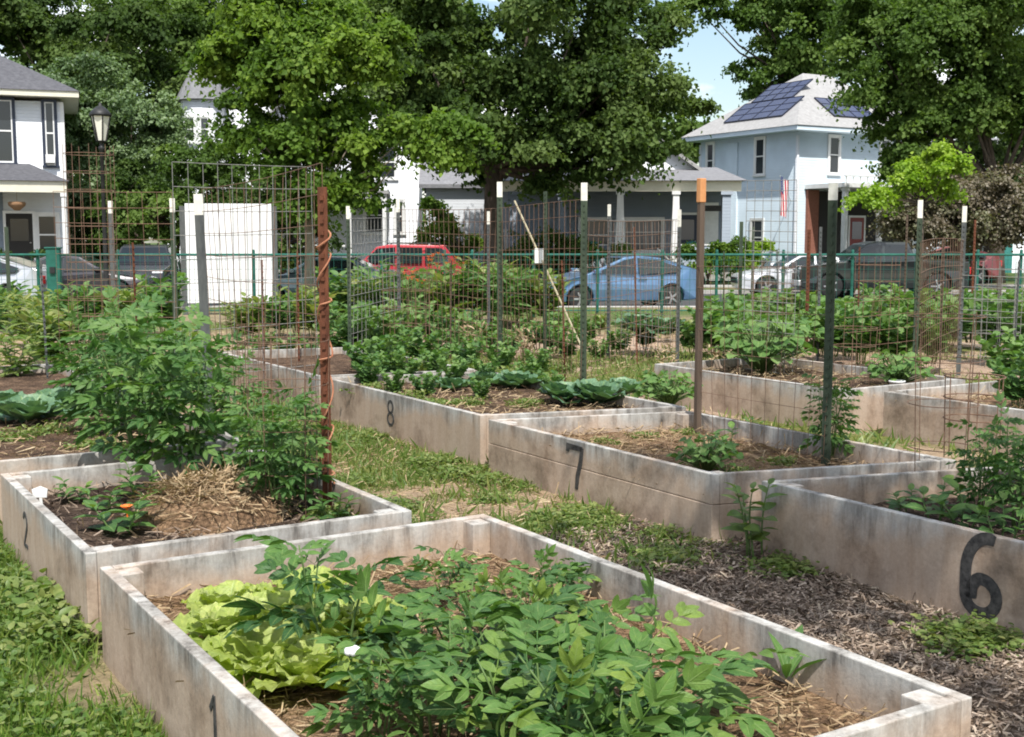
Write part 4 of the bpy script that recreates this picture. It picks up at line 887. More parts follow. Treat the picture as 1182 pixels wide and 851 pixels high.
# ------------------------------------------------------------------ cars
def arcpts(cx, cz, r, a0, a1, n=9): return [(cx+r*math.cos(R(a0+(a1-a0)*i/n)), cz+r*math.sin(R(a0+(a1-a0)*i/n))) for i in range(n+1)]
KINDS_ = {
 'sedan': dict(L=4.6, W=1.78, ax=(-1.32, 1.36), wr=.33, top=[(2.28, .42), (2.31, .58), (2.20, .74), (1.6, .87), (1.0, .95), (.22, 1.40), (-.15, 1.45), (-.8, 1.42), (-1.62, 1.06), (-2.18, 1.02), (-2.30, .86), (-2.28, .45)], belt=.92, roof=1.45,
   side=[[(.84, .97), (.2, 1.34), (-.22, 1.38), (-.22, .97)], [(-.30, .97), (-.30, 1.38), (-.78, 1.35), (-1.36, 1.02), (-1.30, .97)]], ws=(4, 5), rw=(7, 8)),
 'hatch': dict(L=4.45, W=1.76, ax=(-1.30, 1.38), wr=.32, top=[(2.20, .40), (2.24, .56), (2.10, .74), (1.55, .90), (1.15, 1.0), (.05, 1.44), (-.35, 1.49), (-1.0, 1.42), (-1.95, 1.14), (-2.12, 1.08), (-2.20, .8), (-2.17, .42)], belt=.93, roof=1.49,
   side=[[(.98, 1.0), (.05, 1.37), (-.25, 1.42), (-.25, .98)], [(-.33, .98), (-.33, 1.42), (-.95, 1.35), (-1.62, 1.14), (-1.5, 1.02)]], ws=(4, 5), rw=(7, 8)),
 'suv': dict(L=4.7, W=1.86, ax=(-1.35, 1.40), wr=.37, top=[(2.30, .45), (2.34, .68), (2.26, .95), (1.5, 1.08), (1.05, 1.12), (.50, 1.68), (.1, 1.75), (-1.75, 1.73), (-2.18, 1.18), (-2.32, .98), (-2.34, .6), (-2.30, .48)], belt=1.08, roof=1.75,
   side=[[(.95, 1.15), (.48, 1.62), (-.12, 1.66), (-.12, 1.13)], [(-.22, 1.13), (-.22, 1.66), (-1.02, 1.65), (-1.02, 1.13)], [(-1.12, 1.13), (-1.12, 1.65), (-1.68, 1.63), (-1.95, 1.25), (-1.9, 1.15)]], ws=(4, 5), rw=(7, 8)),
 'pickup': dict(L=5.6, W=1.95, ax=(-1.72, 1.78), wr=.40, top=[(2.75, .5), (2.80, .75), (2.72, 1.05), (1.9, 1.16), (1.35, 1.20), (.62, 1.78), (.2, 1.86), (-.75, 1.84), (-1.02, 1.24), (-2.76, 1.20), (-2.80, .9), (-2.76, .55)], belt=1.18, roof=1.86,
   side=[[(1.2, 1.24), (.6, 1.70), (.12, 1.76), (.12, 1.22)], [(.02, 1.22), (.02, 1.77), (-.68, 1.75), (-.9, 1.26)]], ws=(4, 5), rw=(7, 8)),
}
def car(kind, label, paint, loc, rz, glass='carglass', rails=False):
    K = KINDS_[kind]; r = thing('parked_car' if kind != 'pickup' else 'pickup_truck', label, 'pickup truck' if kind == 'pickup' else 'car', loc, rz, 'cars parked on the street')
    Wd = K['W']/2; belt, roof = K['belt'], K['roof']
    def hw(z, x=0):
        base = Wd*(.95+.05*min(1, max(0, (z-.2)/.35)))
        if z > belt: base = Wd*(1-.23*(z-belt)/(roof-belt))
        e = max(0, abs(x)-(K['L']/2-.55)); return base-.30*e*e-.12*e
    zb = .24 if kind in ('sedan', 'hatch') else .32; ar = K['wr']+.07
    poly = [(K['top'][-1][0]+.04, zb+.02)]
    for ax in K['ax']:
        a = R(0)+math.asin((zb-K['wr'])/ar); ad = math.degrees(a); poly += arcpts(ax, K['wr'], ar, 180-ad, ad)
    poly += [(K['top'][0][0]-.05, zb+.02)]+K['top']
    n = len(poly); vs = [(x, -hw(z, x), z) for x, z in poly]+[(x, hw(z, x), z) for x, z in poly]
    mb = MB().add(vs, [tuple(range(n)), tuple(range(2*n-1, n-1, -1))]+[(i, n+i, n+(i+1) % n, (i+1) % n) for i in range(n)])
    mb.build('body', paint, r, False, .03)
    top = K['top']
    for s in (-1, 1):
        for g in K['side']:
            m2 = MB(); k = len(g); m2.add([(x, s*(hw(z, x)-.02), z) for x, z in g]+[(x, s*(hw(z, x)+.012), z) for x, z in g], [tuple(range(k)), tuple(range(2*k-1, k-1, -1))]+[(i, (i+1) % k, k+(i+1) % k, k+i) for i in range(k)]); m2.build('side_window', M[glass], r)
        MB().box(-.1, .1, 0, .16*s, 0, .11).build('wing_mirror', paint, r, False, .02).location = (top[4][0]-.22, s*(Wd+.005), belt+.07)
        for ax in K['ax']:
            t_ = MB(); m_ = []; R0 = K['wr']
            prof_ = [(R0*.62, -.10), (R0*.93, -.105), (R0, -.07), (R0, .07), (R0*.93, .105), (R0*.62, .10)]
            ty = MB().lathe(prof_, (0, 0, 0), 20).build('wheel', M['rubber'], r, True); ty.rotation_euler.x = R(90)*-s; ty.location = (ax, s*(Wd-.13), R0)
            ri = MB(); ri.lathe([(R0*.6, .085), (R0*.6, .10), (R0*.5, .085), (R0*.12, .082), (R0*.12, .108), (.01, .11)], (0, 0, 0), 20)
            for q in range(5): t = q*1.2566; ri.bar((R0*.1*math.cos(t), R0*.1*math.sin(t), .106), (R0*.58*math.cos(t), R0*.58*math.sin(t), .104), .05, .02)
            ri.build('rim', M['rim'], ty)
        fx, fzz = top[2]; MB().box(-.10, .06, -.17, .17, -.07, .05).build('headlight', M['headlight'], r, False, .02).location = (fx-.03, s*(hw(fzz, fx)-.22), fzz-.10)
        bx, bz = top[-2]; MB().box(-.04, .10, -.12, .12, -.12, .12).build('taillight', M['taillight'], r, False, .02).location = (bx+.0, s*(hw(bz, bx)-.14), bz)
        m3 = MB()
        for z in (.72,): m3.box(-.25 if kind != 'pickup' else 0, .0, 0, .012, 0, .03)
        m3.build('door_handle', M['trim'], r).location = (-.3, s*(hw(.8)+.004)-(.012 if s < 0 else 0), belt-.12)
    for nm, (i, j) in (('windscreen', K['ws']), ('rear_window', K['rw'])):
        a, b = Vector((top[i][0], 0, top[i][1])), Vector((top[j][0], 0, top[j][1])); nn = Vector(((b-a).z, 0, -(b-a).x)).normalized()
        if nn.z < 0: nn = -nn
        p, q = a.lerp(b, .06), a.lerp(b, .94); vs = []
        for off in (-.02, .012):
            for c in (p, q):
                w_ = hw(c.z, c.x)*.90
                for s in (-1, 1): vs.append((c.x+nn.x*off, s*w_, c.z+nn.z*off))
        MB().add(vs, [(0, 1, 3, 2), (4, 6, 7, 5), (0, 4, 5, 1), (2, 3, 7, 6), (0, 2, 6, 4), (1, 5, 7, 3)]).build(nm, M[glass], r)
    fx, fzz = top[1]; MB().box(-.05, .02, -.5, .5, -.13, .07).build('grille', M['trim'], r, False, .015).location = (fx+.005, 0, fzz)
    bx, bz = top[-1]; MB().box(-.02, .05, -.26, .26, 0, .13).build('number_plate', M['plastic_white'], r, False, .005).location = (bx-.01, 0, bz+.12)
    if kind in ('pickup', 'suv'): MB().box(-.06, .06, -Wd*.86, Wd*.86, -.10, .10).build('bumper', M['trim'] if kind == 'suv' else M['rim'], r, False, .03).location = (top[0][0]+.03, 0, top[0][1])
    if rails:
        for s in (-1, 1): MB().tube([(.2, s*Wd*.68, roof-.03), (.1, s*Wd*.68, roof+.05), (-1.5, s*Wd*.68, roof+.04), (-1.6, s*Wd*.68, roof-.04)], .02, 6).build('roof_rail', M['trim'], r)
    return r
PT = dict(blue=carpaint('blue_paint', (.10, .195, .33), .4), red=carpaint('red_paint', (.42, .022, .035), .2), teal=carpaint('grey_teal_paint', (.16, .21, .23), .5), silver=carpaint('silver_paint', (.52, .53, .55), .5), maroon=carpaint('charcoal_paint', (.055, .05, .056), .4), black=carpaint('black_car_paint', (.012, .013, .016), .2), green=carpaint('dark_green_paint', (.010, .016, .015), .0), white=carpaint('white_car_paint', (.62, .63, .66), .1))
def carpx(kind, label, paint, px, Y, rz, **k):
    p = ray(px, 330, Y); return car(kind, label, PT[paint], (p[0], Y, -.445), R(rz), **k)
carpx('hatch', 'blue hatchback parked with its nose towards the leaning bamboo stake', 'blue', 712, 34.2, 196)
carpx('suv', 'bright red sport utility car parked before the white porch house', 'red', 455, 41.4, 180, rails=True)
carpx('sedan', 'grey teal sedan between the white sign and red car', 'teal', 374, 35.2, 180)
carpx('sedan', 'dark charcoal sedan parked in front of the left porch', 'maroon', 92, 37.5, 4)
carpx('suv', 'black sport utility car facing the street beside the white sign', 'black', 170, 41.2, -80)
carpx('hatch', 'silver hatchback cut off by the left frame edge', 'silver', -30, 34.6, 180)
carpx('sedan', 'white sedan just ahead of the dark pickup', 'white', 925, 41.5, 180)
carpx('pickup', 'dark green black pickup truck under the brown shrub', 'green', 1012, 40.6, 180)
p = ray(1092, 300, 47.8); car('hatch', 'dull red hatchback in the drive behind the dark pickup', carpaint('dull_red_paint', (.16, .03, .03), .1), (p[0], 48.6, -.27), R(175))
# ------------------------------------------------------------------ houses
def wbox(r, name, m, x0, x1, y0, y1, z0, z1, bevel=0): return MB().box(x0, x1, y0, y1, z0, z1).build(name, M[m] if isinstance(m, str) else m, r, False, bevel)
def hip(r, m, x0, x1, y0, y1, z, rise, ov=.5, name='roof', ridge=None, flare=0, fascia='paint_white'):
    a, b, c, d = x0-ov, x1+ov, y0-ov, y1+ov; w_, l = b-a, d-c; h = min(w_, l)/2
    if w_ >= l: r1, r2 = (a+h, (c+d)/2), (b-h, (c+d)/2)
    else: r1, r2 = ((a+b)/2, c+h), ((a+b)/2, d-h)
    if r1 == r2 or abs(r1[0]-r2[0])+abs(r1[1]-r2[1]) < .05: r2 = (r1[0]+.04, r1[1]); 
    v = [(a, c, z), (b, c, z), (b, d, z), (a, d, z)]; t1 = (*r1, z+rise); t2 = (*r2, z+rise)
    if w_ >= l: f = [(0, 1, 5, 4), (1, 2, 5), (2, 3, 4, 5), (3, 0, 4), (3, 2, 1, 0)]
    else: f = [(0, 1, 4), (1, 2, 5, 4), (2, 3, 5), (3, 0, 4, 5), (3, 2, 1, 0)]
    ro = MB().add(v+[t1, t2], f).build(name, M[m], r)
    MB().box(a+.05, b-.05, c+.05, d-.05, z-.22, z-.004).build('eave', M[fascia], r); return ro
def gable(r, m, x0, x1, y0, y1, z, rise, ov=.4, axis='y', name='roof', wall=None, fascia='paint_white'):
    """ridge along axis"""
    t = .16
    if axis == 'y':
        xm = (x0+x1)/2; k = rise/(xm-x0); zz = z-k*ov
        poly = [(x0-ov, zz), (xm, z+rise), (x1+ov, zz), (x1+ov, zz+t), (xm, z+rise+t*1.25), (x0-ov, zz+t)]
        ro = MB().prism(poly, y0-ov, y1+ov).build(name, M[m], r)
        if wall: MB().prism([(x0, z-.002), (x1, z-.002), (xm, z+rise-.01)], y0+.003, y1-.003).build('gable_wall', M[wall], r)
    else:
        ym = (y0+y1)/2; k = rise/(ym-y0); zz = z-k*ov
        mb = MB(); poly = [(y0-ov, zz), (ym, z+rise), (y1+ov, zz), (y1+ov, zz+t), (ym, z+rise+t*1.25), (y0-ov, zz+t)]; n = len(poly)
        mb.add([(x0-ov, y, q) for y, q in poly]+[(x1+ov, y, q) for y, q in poly], [tuple(range(n)), tuple(range(2*n-1, n-1, -1))]+[(i, n+i, n+(i+1) % n, (i+1) % n) for i in range(n)])
        ro = mb.build(name, M[m], r)
        if wall: MB().add([(x, y, q) for x in (x0+.003, x1-.003) for y, q in ((y0, z-.002), (y1, z-.002), (ym, z+rise-.01))], [(0, 1, 2), (3, 5, 4), (0, 3, 4, 1), (1, 4, 5, 2), (2, 5, 3, 0)]).build('gable_wall', M[wall], r)
    return ro
def window(r, loc, w_, h, face=0, trim='paint_white', bar=True, glass='glass', tw=.11, label=None):
    f = MB(); f.box(-w_/2-tw, -w_/2, -.06, -.001, -.05, h+tw); f.box(w_/2, w_/2+tw, -.06, -.001, -.05, h+tw); f.box(-w_/2, w_/2, -.058, -.001, h, h+tw); f.box(-w_/2-tw-.03, w_/2+tw+.03, -.09, -.001, -.13, -.051)
    o = f.build('window', M[trim], r); o.location = loc; o.rotation_euler.z = R(face)
    MB().box(-w_/2+.002, w_/2-.002, -.02, -.001, -.049, h-.002).build('pane', M[glass], o)
    s = MB(); e_ = .05
    s.box(-w_/2+.003, -w_/2+e_, -.04, -.0205, -.048, h-.003); s.box(w_/2-e_, w_/2-.003, -.04, -.0205, -.048, h-.003); s.box(-w_/2+e_, w_/2-e_, -.04, -.0205, h-e_, h-.003); s.box(-w_/2+e_, w_/2-e_, -.04, -.0205, -.048, .02)
    if bar: s.box(-w_/2+e_, w_/2-e_, -.045, -.0205, h/2-.03, h/2+.03)
    s.build('sash', M['paint_white'], o); return o
def column(r, x, y, z0, z1, w_=.16, m='paint_white', name='porch_post', taper=1):
    mb = MB(); mb.box(x-w_*.75, x+w_*.75, y-w_*.75, y+w_*.75, z0, z0+.18); mb.box(x-w_*.7, x+w_*.7, y-w_*.7, y+w_*.7, z1-.14, z1)
    b_ = w_/2*taper; t = w_/2
    mb.add([(x-b_, y-b_, z0+.18), (x+b_, y-b_, z0+.18), (x+b_, y+b_, z0+.18), (x-b_, y+b_, z0+.18), (x-t, y-t, z1-.14), (x+t, y-t, z1-.14), (x+t, y+t, z1-.14), (x-t, y+t, z1-.14)], [(0, 3, 2, 1), (4, 5, 6, 7), (0, 1, 5, 4), (1, 2, 6, 5), (2, 3, 7, 6), (3, 0, 4, 7)])
    mb.build(name, M[m], r)
def door(r, x, y, z, w_=.95, h=2.1, m='door_red', face=0):
    o = MB().box(-w_/2, w_/2, -.05, -.001, 0, h).build('door', M[m], r); o.location = (x, y, z); o.rotation_euler.z = R(face)
    MB().box(-w_/2+.15, w_/2-.15, -.062, -.0505, h*.5, h-.2).build('pane', M['glass'], o); MB().lathe([(.03, 0), (.035, .03), (.01, .05)], (w_/2-.1, -.08, h*.46), 8).build('handle', M['rim'], o)
    fm = MB(); fm.box(-w_/2-.1, -w_/2, -.07, -.001, 0, h+.1); fm.box(w_/2, w_/2+.1, -.07, -.001, 0, h+.1); fm.box(-w_/2, w_/2, -.07, -.001, h, h+.1); fm.build('door_frame', M['paint_white'], o)
Zp = lambda py, Y: float(ray(591, py, Y)[2]); Xp = lambda px, Y: float(ray(px, 275, Y)[0])
# left house, seen square on
Y0 = 43.5+4; h = thing('white_house', 'white house with navy window trim and dark roof beside the street lamp', 'house', (Xp(79, Y0), Y0, -.3), R(20))
zl = lambda py: Zp(py, Y0)+.3
W_ = 9.5; sc_h = Y0/1400
wbox(h, 'wall', 'side_white', -W_, 0, 0, 8.5, 0, zl(118)); hip(h, 'roof_dark', -W_, 0, 0, 8.5, zl(107), 2.7, .62, fascia='paint_cream')
MB().box(-.13, .012, -.012, .13, 0, zl(119)).build('corner_trim', M['paint_white'], h)
ws = (190-122)*sc_h
window(h, ((18-79)*sc_h*1.06, 0, zl(188)), .70, ws, 0, 'navy'); window(h, ((64.5-79)*sc_h*1.06, 0, zl(190)), .34, ws*1.02, 0, 'navy'); window(h, ((-45-79)*sc_h*1.06, 0, zl(188)), .70, ws, 0, 'navy')
MB().box(-.17, .17, -.28, -.02, 0, .32).build('air_conditioner', M['paint_white'], h, False, .01).location = ((64-79)*sc_h*1.06, 0, zl(189))
zc, ze = zl(224), zl(212)
pr = MB().add([(-W_, -2.2, ze), (.1, -2.2, ze), (.1, 0, ze), (-W_, 0, ze), (-W_, -.003, zl(190)), (-1.3, -.003, zl(190))], [(0, 1, 5, 4), (1, 2, 5), (2, 3, 4, 5), (3, 0, 4), (0, 3, 2, 1)]).build('porch_roof', M['roof_dark'], h)
wbox(h, 'porch_beam', 'paint_cream', -W_, 0, -2.1, -1.9, zc-.02, ze-.004); wbox(h, 'porch_ceiling', 'paint_cream', -W_, 0, -1.89, -.01, ze-.10, ze-.006)
wbox(h, 'porch_floor', 'concrete', -W_, .05, -2.15, -.005, 0, .65)
for x in (-.12, -2.6, -5.2, -7.8): column(h, x, -2.0, .651, zc-.03, .15)
wbox(h, 'porch_wall', 'side_slate', -W_+.1, -2.3, -.03, -.003, .655, ze-.11)
door(h, -1.75, -.031, .66, m='shade_door_black'); window(h, (-.75, 0, 1.2), .7, 1.5); window(h, (-3.6, -.03, 1.2), .9, 1.5, 0, 'navy')
for s in range(4): wbox(h, 'porch_step', 'concrete', -2.6, -1.2, -2.16-.3*(s+1), -2.16-.3*s, 0, .55-.14*s)
p = h.matrix_basis @ Vector((-1.75, -1.6, ze-.9)); mb = MB().lathe([(.10, -.18), (.30, .0), (.32, .1), (.28, .14)], p, 12); mb.tube([(p.x, p.y, p.z+.12), (p.x, p.y, p.z+.78)], .008, 4); tag(mb.build('hanging_basket', M['wicker'], smooth=True), 'brown wicker basket hanging under the left porch roof', 'hanging basket')
for k, (x, l) in enumerate([(-1.05, 'dark flower pot on the left porch by the end post'), (-2.25, 'flower pot on the left porch beside the steps')]):
    p = h.matrix_basis @ Vector((x, -1.75, .65)); t = thing('potted_plant', l, 'potted plant', p); MB().lathe([(.13, 0), (.2, .32), (.22, .34)], (0, 0, 0), 12).build('pot', M['terracotta'], t, True)
    d = rnd_dirs(160); d[:, 2] = abs(d[:, 2]); q = d*rng.uniform(.2, 1, (160, 1))*.32+np.array([0, 0, .42]); link('leaves', Leafy().add(*T_MED, q, frames(d+.01, rnd_dirs(160)+np.array([0, 0, 1])), rng.uniform(.08, .16, 160), rng.uniform(0, .8, 160)).mesh('leaves'), M['leaf_dark'], t)
# turret house behind the trees
Y0 = 64; h = thing('turret_house', 'white house with conical grey turret between the trees', 'house', (Xp(238, Y0), Y0, -.2), R(12)); zl = lambda py: Zp(py, Y0)+.2; s_ = Y0/1400
MB().lathe([(24*s_, 0), (24*s_, zl(116))], (0, 0, 0), 12).build('turret', M['side_white'], h); MB().lathe([(30*s_, zl(117)), (22*s_, zl(100)), (10*s_, zl(76)), (.02, zl(62))], (0, 0, 0), 12).build('turret_roof', M['roof_mid'], h)
wbox(h, 'wall', 'side_white', -2.0, 8.0, .6, 9, 0, zl(150)); gable(h, 'roof_mid', -2.0, 8.0, .6, 9, zl(150), 3.2, .5, 'y', wall='side_white')
for k in (-1, 1): window(h, (k*.35-.25, -24*s_+.02-.02*abs(k), zl(165)), .42, 1.2)
window(h, (3.0, .6, zl(210)), .8, 1.4); window(h, (3.0, .6, zl(265)), .8, 1.5); window(h, (5.6, .6, zl(265)), .8, 1.5)
# white porch house
Y0 = 55; h = thing('porch_house', 'tall white clapboard house with porch behind the red car', 'house', (Xp(487, Y0), Y0, -.2), R(4)); zl = lambda py: Zp(py, Y0)+.2; s_ = Y0/1400
wbox(h, 'wall', 'side_white', -7.2, 0, 0, 9, 0, zl(150)); gable(h, 'roof_grey', -7.2, 0, 0, 9, zl(150), 3.6, .45, 'y', wall='side_white')
MB().box(-.12, .012, -.012, .12, 0, zl(151)).build('corner_trim', M['paint_white'], h)
window(h, ((448-487)*s_, 0, zl(205)), .75, 1.35); window(h, ((380-487)*s_, 0, zl(205)), .75, 1.35); window(h, ((434-487)*s_, 0, zl(268)), .9, 1.5); window(h, ((462-487)*s_, 0, zl(268)), .3, 1.4)
wbox(h, 'porch_roof', 'roof_grey', -7.4, -1.4, -2.3, -.004, zl(226), zl(222)); wbox(h, 'porch_beam', 'paint_white', -7.3, -1.5, -2.2, -2.0, zl(231), zl(226)-.004); wbox(h, 'porch_floor', 'concrete', -7.3, -1.5, -2.2, -.004, 0, .6)
for x in (-1.6, -3.1, -5.2, -7.2): column(h, x, -2.1, .601, zl(231)-.004, .16)
wbox(h, 'porch_rail', 'paint_white', -7.1, -3.3, -2.13, -2.07, 1.35, 1.43); door(h, -5.6, 0, .6, m='navy')
# grey garage
Y0 = 53; h = thing('grey_garage', 'low grey sided building behind the dark tree trunk', 'garage', (Xp(556, Y0), Y0, -.2), R(2)); zl = lambda py: Zp(py, Y0)+.2
wbox(h, 'wall', 'side_grey', -2.4, 3.0, 0, 6, 0, zl(214)); gable(h, 'roof_mid', -2.4, 3.0, 0, 6, zl(214), 1.3, .3, 'x', wall='side_grey'); window(h, (-1.2, 0, 1.3), .7, .9); MB().box(.3, 2.6, -.04, -.002, 0, 2.1).build('garage_door', M['paint_white'], h)
# bungalow
Y0 = 49.5; h = thing('bungalow', 'bungalow with deep slate blue porch and white tapered posts behind the blue car', 'house', (Xp(852, Y0), Y0, -.2), R(-2)); zl = lambda py: Zp(py, Y0)+.2; s_ = Y0/1400; X_ = lambda px: (px-852)*s_
wbox(h, 'wall', 'side_slate', X_(585), -.35, 2.4, 10, 0, zl(214)); MB().add([(X_(575), -.55, zl(209)), (.25, -.55, zl(209)), (.25, 10.5, zl(209)), (X_(575), 10.5, zl(209)), (X_(600), 3.2, zl(188)), (X_(838), 3.2, zl(188)), (X_(838), 7.5, zl(188)), (X_(600), 7.5, zl(188))], [(0, 1, 5, 4), (1, 2, 6, 5), (2, 3, 7, 6), (3, 0, 4, 7), (4, 5, 6, 7), (3, 2, 1, 0)]).build('roof', M['roof_mid'], h)
gable(h, 'roof_grey', X_(655), X_(815), 2.6, 9.5, zl(194), 2.0, .35, 'y', name='dormer_roof', wall='side_white'); window(h, (X_(735), 2.6, zl(193)), .8, .8)
wbox(h, 'porch_beam', 'paint_cream', X_(580), .05, -.3, -.02, zl(221), zl(209)-.005); wbox(h, 'porch_ceiling', 'paint_cream', X_(580), .05, -.01, 2.39, zl(213), zl(209)-.006); wbox(h, 'porch_floor', 'concrete', X_(580), .05, -.25, 2.395, 0, .6)
for px in (716, 779): column(h, X_(px), -.46, .601, zl(221)-.004, .24, taper=1.7)
for px in (837, 650, 595): column(h, X_(px), -.15, .601, zl(221)-.004, .34, 'side_slate')
for a_, b_ in ((597, 648), (652, 712), (784, 834)): wbox(h, 'porch_parapet', 'side_slate', X_(a_), X_(b_), -.2, -.08, .601, 1.42); wbox(h, 'porch_rail', 'paint_white', X_(a_), X_(b_), -.23, -.05, 1.422, 1.48)
window(h, (X_(748), 2.4, 1.2), 1.6, 1.3, bar=False); window(h, (X_(690), 2.4, 1.2), 1.2, 1.3); door(h, X_(800), 2.4, .6, m='navy')
MB().box(X_(818), X_(838), 2.33, 2.398, 1.3, zl(232)).build('white_panel', M['paint_white'], h)
for s in range(4): wbox(h, 'porch_step', 'concrete', X_(722), X_(774), -.26-.3*(s+1), -.26-.3*s, 0, .5-.13*s)
MB().bar((X_(758), -.9, 1.30), (X_(775), -.3, .75), .05).build('stair_rail', M['paint_white'], h)
def chair(label, p, rz, m):
    t = thing('porch_chair', label, 'chair', p, rz); MB().box(-.28, .28, -.28, .28, .38, .43).build('seat', M[m], t, False, .01)
    b_ = MB()
    for k in range(5): b_.box(-.26+k*.107, -.17+k*.107, .25, .28, .44, 1.0-.02*abs(k-2))
    b_.build('backrest', M[m], t)
    for x in (-.25, .25):
        for y in (-.25, .25): MB().box(x-.03, x+.03, y-.03, y+.03, 0, .379).build('leg', M[m], t)
        MB().box(x-.06, x+.06, -.3, .28, .62, .65).build('armrest', M[m], t)
chair('teal slatted porch chair by the tapered post of the bungalow', h.matrix_basis @ Vector((X_(686), .8, .6)), 0, 'teal'); chair('teal slatted porch chair before the white panel of the bungalow', h.matrix_basis @ Vector((X_(806), .9, .6)), .3, 'teal'); chair('teal slatted chair at the far porch end near the white panel', h.matrix_basis @ Vector((X_(829), .9, .6)), -.3, 'teal')
p = h.matrix_basis @ Vector((X_(828), 1.2, zl(234)-.2)); mb = MB().box(-.42, .42, -.02, .02, -.12, .12); o = tag(mb.build('porch_sign', M['black'], None, False, .01), 'small black blank sign hanging under the bungalow porch', 'sign'); o.location = p
# pale blue house, corner on
Y0 = 58; h = thing('blue_house', 'pale blue two storey house with solar panels on its grey roof', 'house', (Xp(918, Y0), Y0, -.2), R(30)); zl = lambda py: Zp(py, Y0)+.2
WX, WY = 9.0, 7.2; ze = zl(150)
wbox(h, 'wall', 'side_blue', 0, WX, 0, WY, 0, ze)
ov = .75; rz_ = zl(146); pk = 3.1; cx, cy = WX/2, WY/2
roof = hip(h, 'roof_grey', 0, WX, 0, WY, rz_, pk, ov, fascia='side_blue')
for x, y in ((0, 0), (WX, 0), (0, WY)): MB().box(x-.06, x+.06, y-.06, y+.06, 0, ze-.25).build('corner_trim', M['side_white'], h)
sx = WX+2*ov; sy = WY+2*ov; hh_ = min(sx, sy)/2
def on_left(y, t, off=.07):   # the roof slope above the x=0 wall
    x = -ov+hh_*t; k = pk/hh_; n_ = Vector((-k, 0, 1)).normalized(); return Vector((x, y, rz_+pk*t))+n_*off
def on_front(x, t, off=.07):
    y = -ov+hh_*t; k = pk/hh_; n_ = Vector((0, -k, 1)).normalized(); return Vector((x, y, rz_+pk*t))+n_*off
def solar(f, a0, a1, t0, t1):
    q = [f(a0, t0), f(a1, t0), f(a1, t1), f(a0, t1)]; q2 = [f(a0, t0, .02), f(a1, t0, .02), f(a1, t1, .02), f(a0, t1, .02)]
    o = MB().add(q+q2, [(0, 1, 2, 3), (7, 6, 5, 4), (0, 4, 5, 1), (1, 5, 6, 2), (2, 6, 7, 3), (3, 7, 4, 0)]).build('solar_panel', M['solar'], h)
    mb = MB()
    for i in range(4): 
        t = t0+(t1-t0)*i/3; mb.bar(f(a0, t, .075), f(a1, t, .075), .025, .02)
    for i in range(5): a = a0+(a1-a0)*i/4; mb.bar(f(a, t0, .078), f(a, t1, .078), .025, .02)
    mb.build('frame', M['trim'], o)
solar(on_left, 1.1, 5.4, .18, .50); solar(on_left, 2.0, 5.0, .515, .82); solar(on_front, 2.3, 5.2, .18, .50)
# small dormer beside the second solar array
MB().prism([(0, 0), (1.5, 0), (.75, .8)], 0, 2.2).build('dormer', M['roof_grey'], h).location = (5.4, 1.0, rz_+1.5)
wz = zl(198); window(h, (2.35, 0, wz), .62, 1.7); window(h, (5.8, 0, wz), .62, 1.7)
window(h, (0, 2.6, wz), .62, 1.7, -90); window(h, (0, 6.4, wz), .5, 1.7, -90); window(h, (0, 2.7, .9), .8, 1.7, -90); window(h, (0, 5.2, .9), .8, 1.7, -90)
MB().box(-.10, .02, 4.2, 5.1, .3, ze-.3).build('bay_panel', M['side_blue'], h)
wbox(h, 'porch_roof', 'paint_white', .5, 7.6, -2.6, -.004, zl(218), zl(213)); wbox(h, 'porch_floor', 'concrete', .5, 7.6, -2.5, -.004, 0, .6); wbox(h, 'porch_wall', 'brick', .6, 1.3, -.16, -.004, .6, zl(219)); wbox(h, 'porch_shade_slab', 'shade_door_black', 1.4, 7.3, -.06, -.004, .62, zl(220))  # near-black slab on the flat wall puts the porch's shade into colour
mb = MB()
for k in range(16): x = .7+k*.45; mb.box(x-.025, x+.025, -2.52, -2.47, zl(213)+.002, zl(206))
mb.box(.6, 7.5, -2.54, -2.45, zl(206)+.001, zl(206)+.07); mb.build('balustrade', M['paint_white'], h)
for x in (.75, 3.0, 5.2, 7.4): column(h, x, -2.4, .601, zl(218)-.003, .2)
door(h, 3.9, -.062, .62, m='door_red')
# flag
p0 = h.matrix_basis @ Vector((-.02, .35, zl(232))); t = thing('house_flag', 'american flag hanging from a short pole on the pale blue house', 'flag', p0)
tipv = Vector((-.75, -.95, 1.15)); MB().tube([(0, 0, 0), tipv], .018, 6).build('flagpole', M['paint_white'], t)
a = tipv*.96; dirn = Vector((.25, .12, 0)).normalized(); fw_, fh_ = .46, 1.75
def flagpt(i, j, o=0): # i 0..1 across stripes, j 0..1 down
    return Vector((a.x, a.y, a.z))+dirn*(i*fw_)+Vector((.05*math.sin(9*i+2*j), -.06*math.sin(9*i+1+2*j)+o, -j*fh_-.2*i))
M['flag_red'] = mat('flag_red', (.50, .03, .05), .8); M['flag_white'] = mat('flag_white', (.78, .77, .76), .8); M['flag_blue'] = mat('flag_blue', (.02, .04, .16), .8)
def cloth(name, m, i0, i1, j0, j1, n, q, o=0, par=None):
    mb = MB(); vs = []; fs = []
    for k in range(n+1):
        for l in range(q+1): vs.append(flagpt(i0+(i1-i0)*k/n, j0+(j1-j0)*l/q, o))
    for k in range(n):
        for l in range(q): b = k*(q+1)+l; fs.append((b, b+1, b+q+2, b+q+1))
    ob = mb.add(vs, fs).build(name, m, par); md = ob.modifiers.new('t', 'SOLIDIFY'); md.thickness = .006; return ob
fl_ = cloth('flag_cloth', M['flag_white'], 0, 1, 0, 1, 26, 6, 0, t)
for k in range(7): cloth('red_stripe', M['flag_red'], k*2/13, (k*2+1)/13, 0 if k > 3 else .40, 1, 2, 6, -.012, fl_)
uni = cloth('star_field', M['flag_blue'], 0, 7/13, 0, .40, 14, 4, -.014, fl_)
mb = MB()
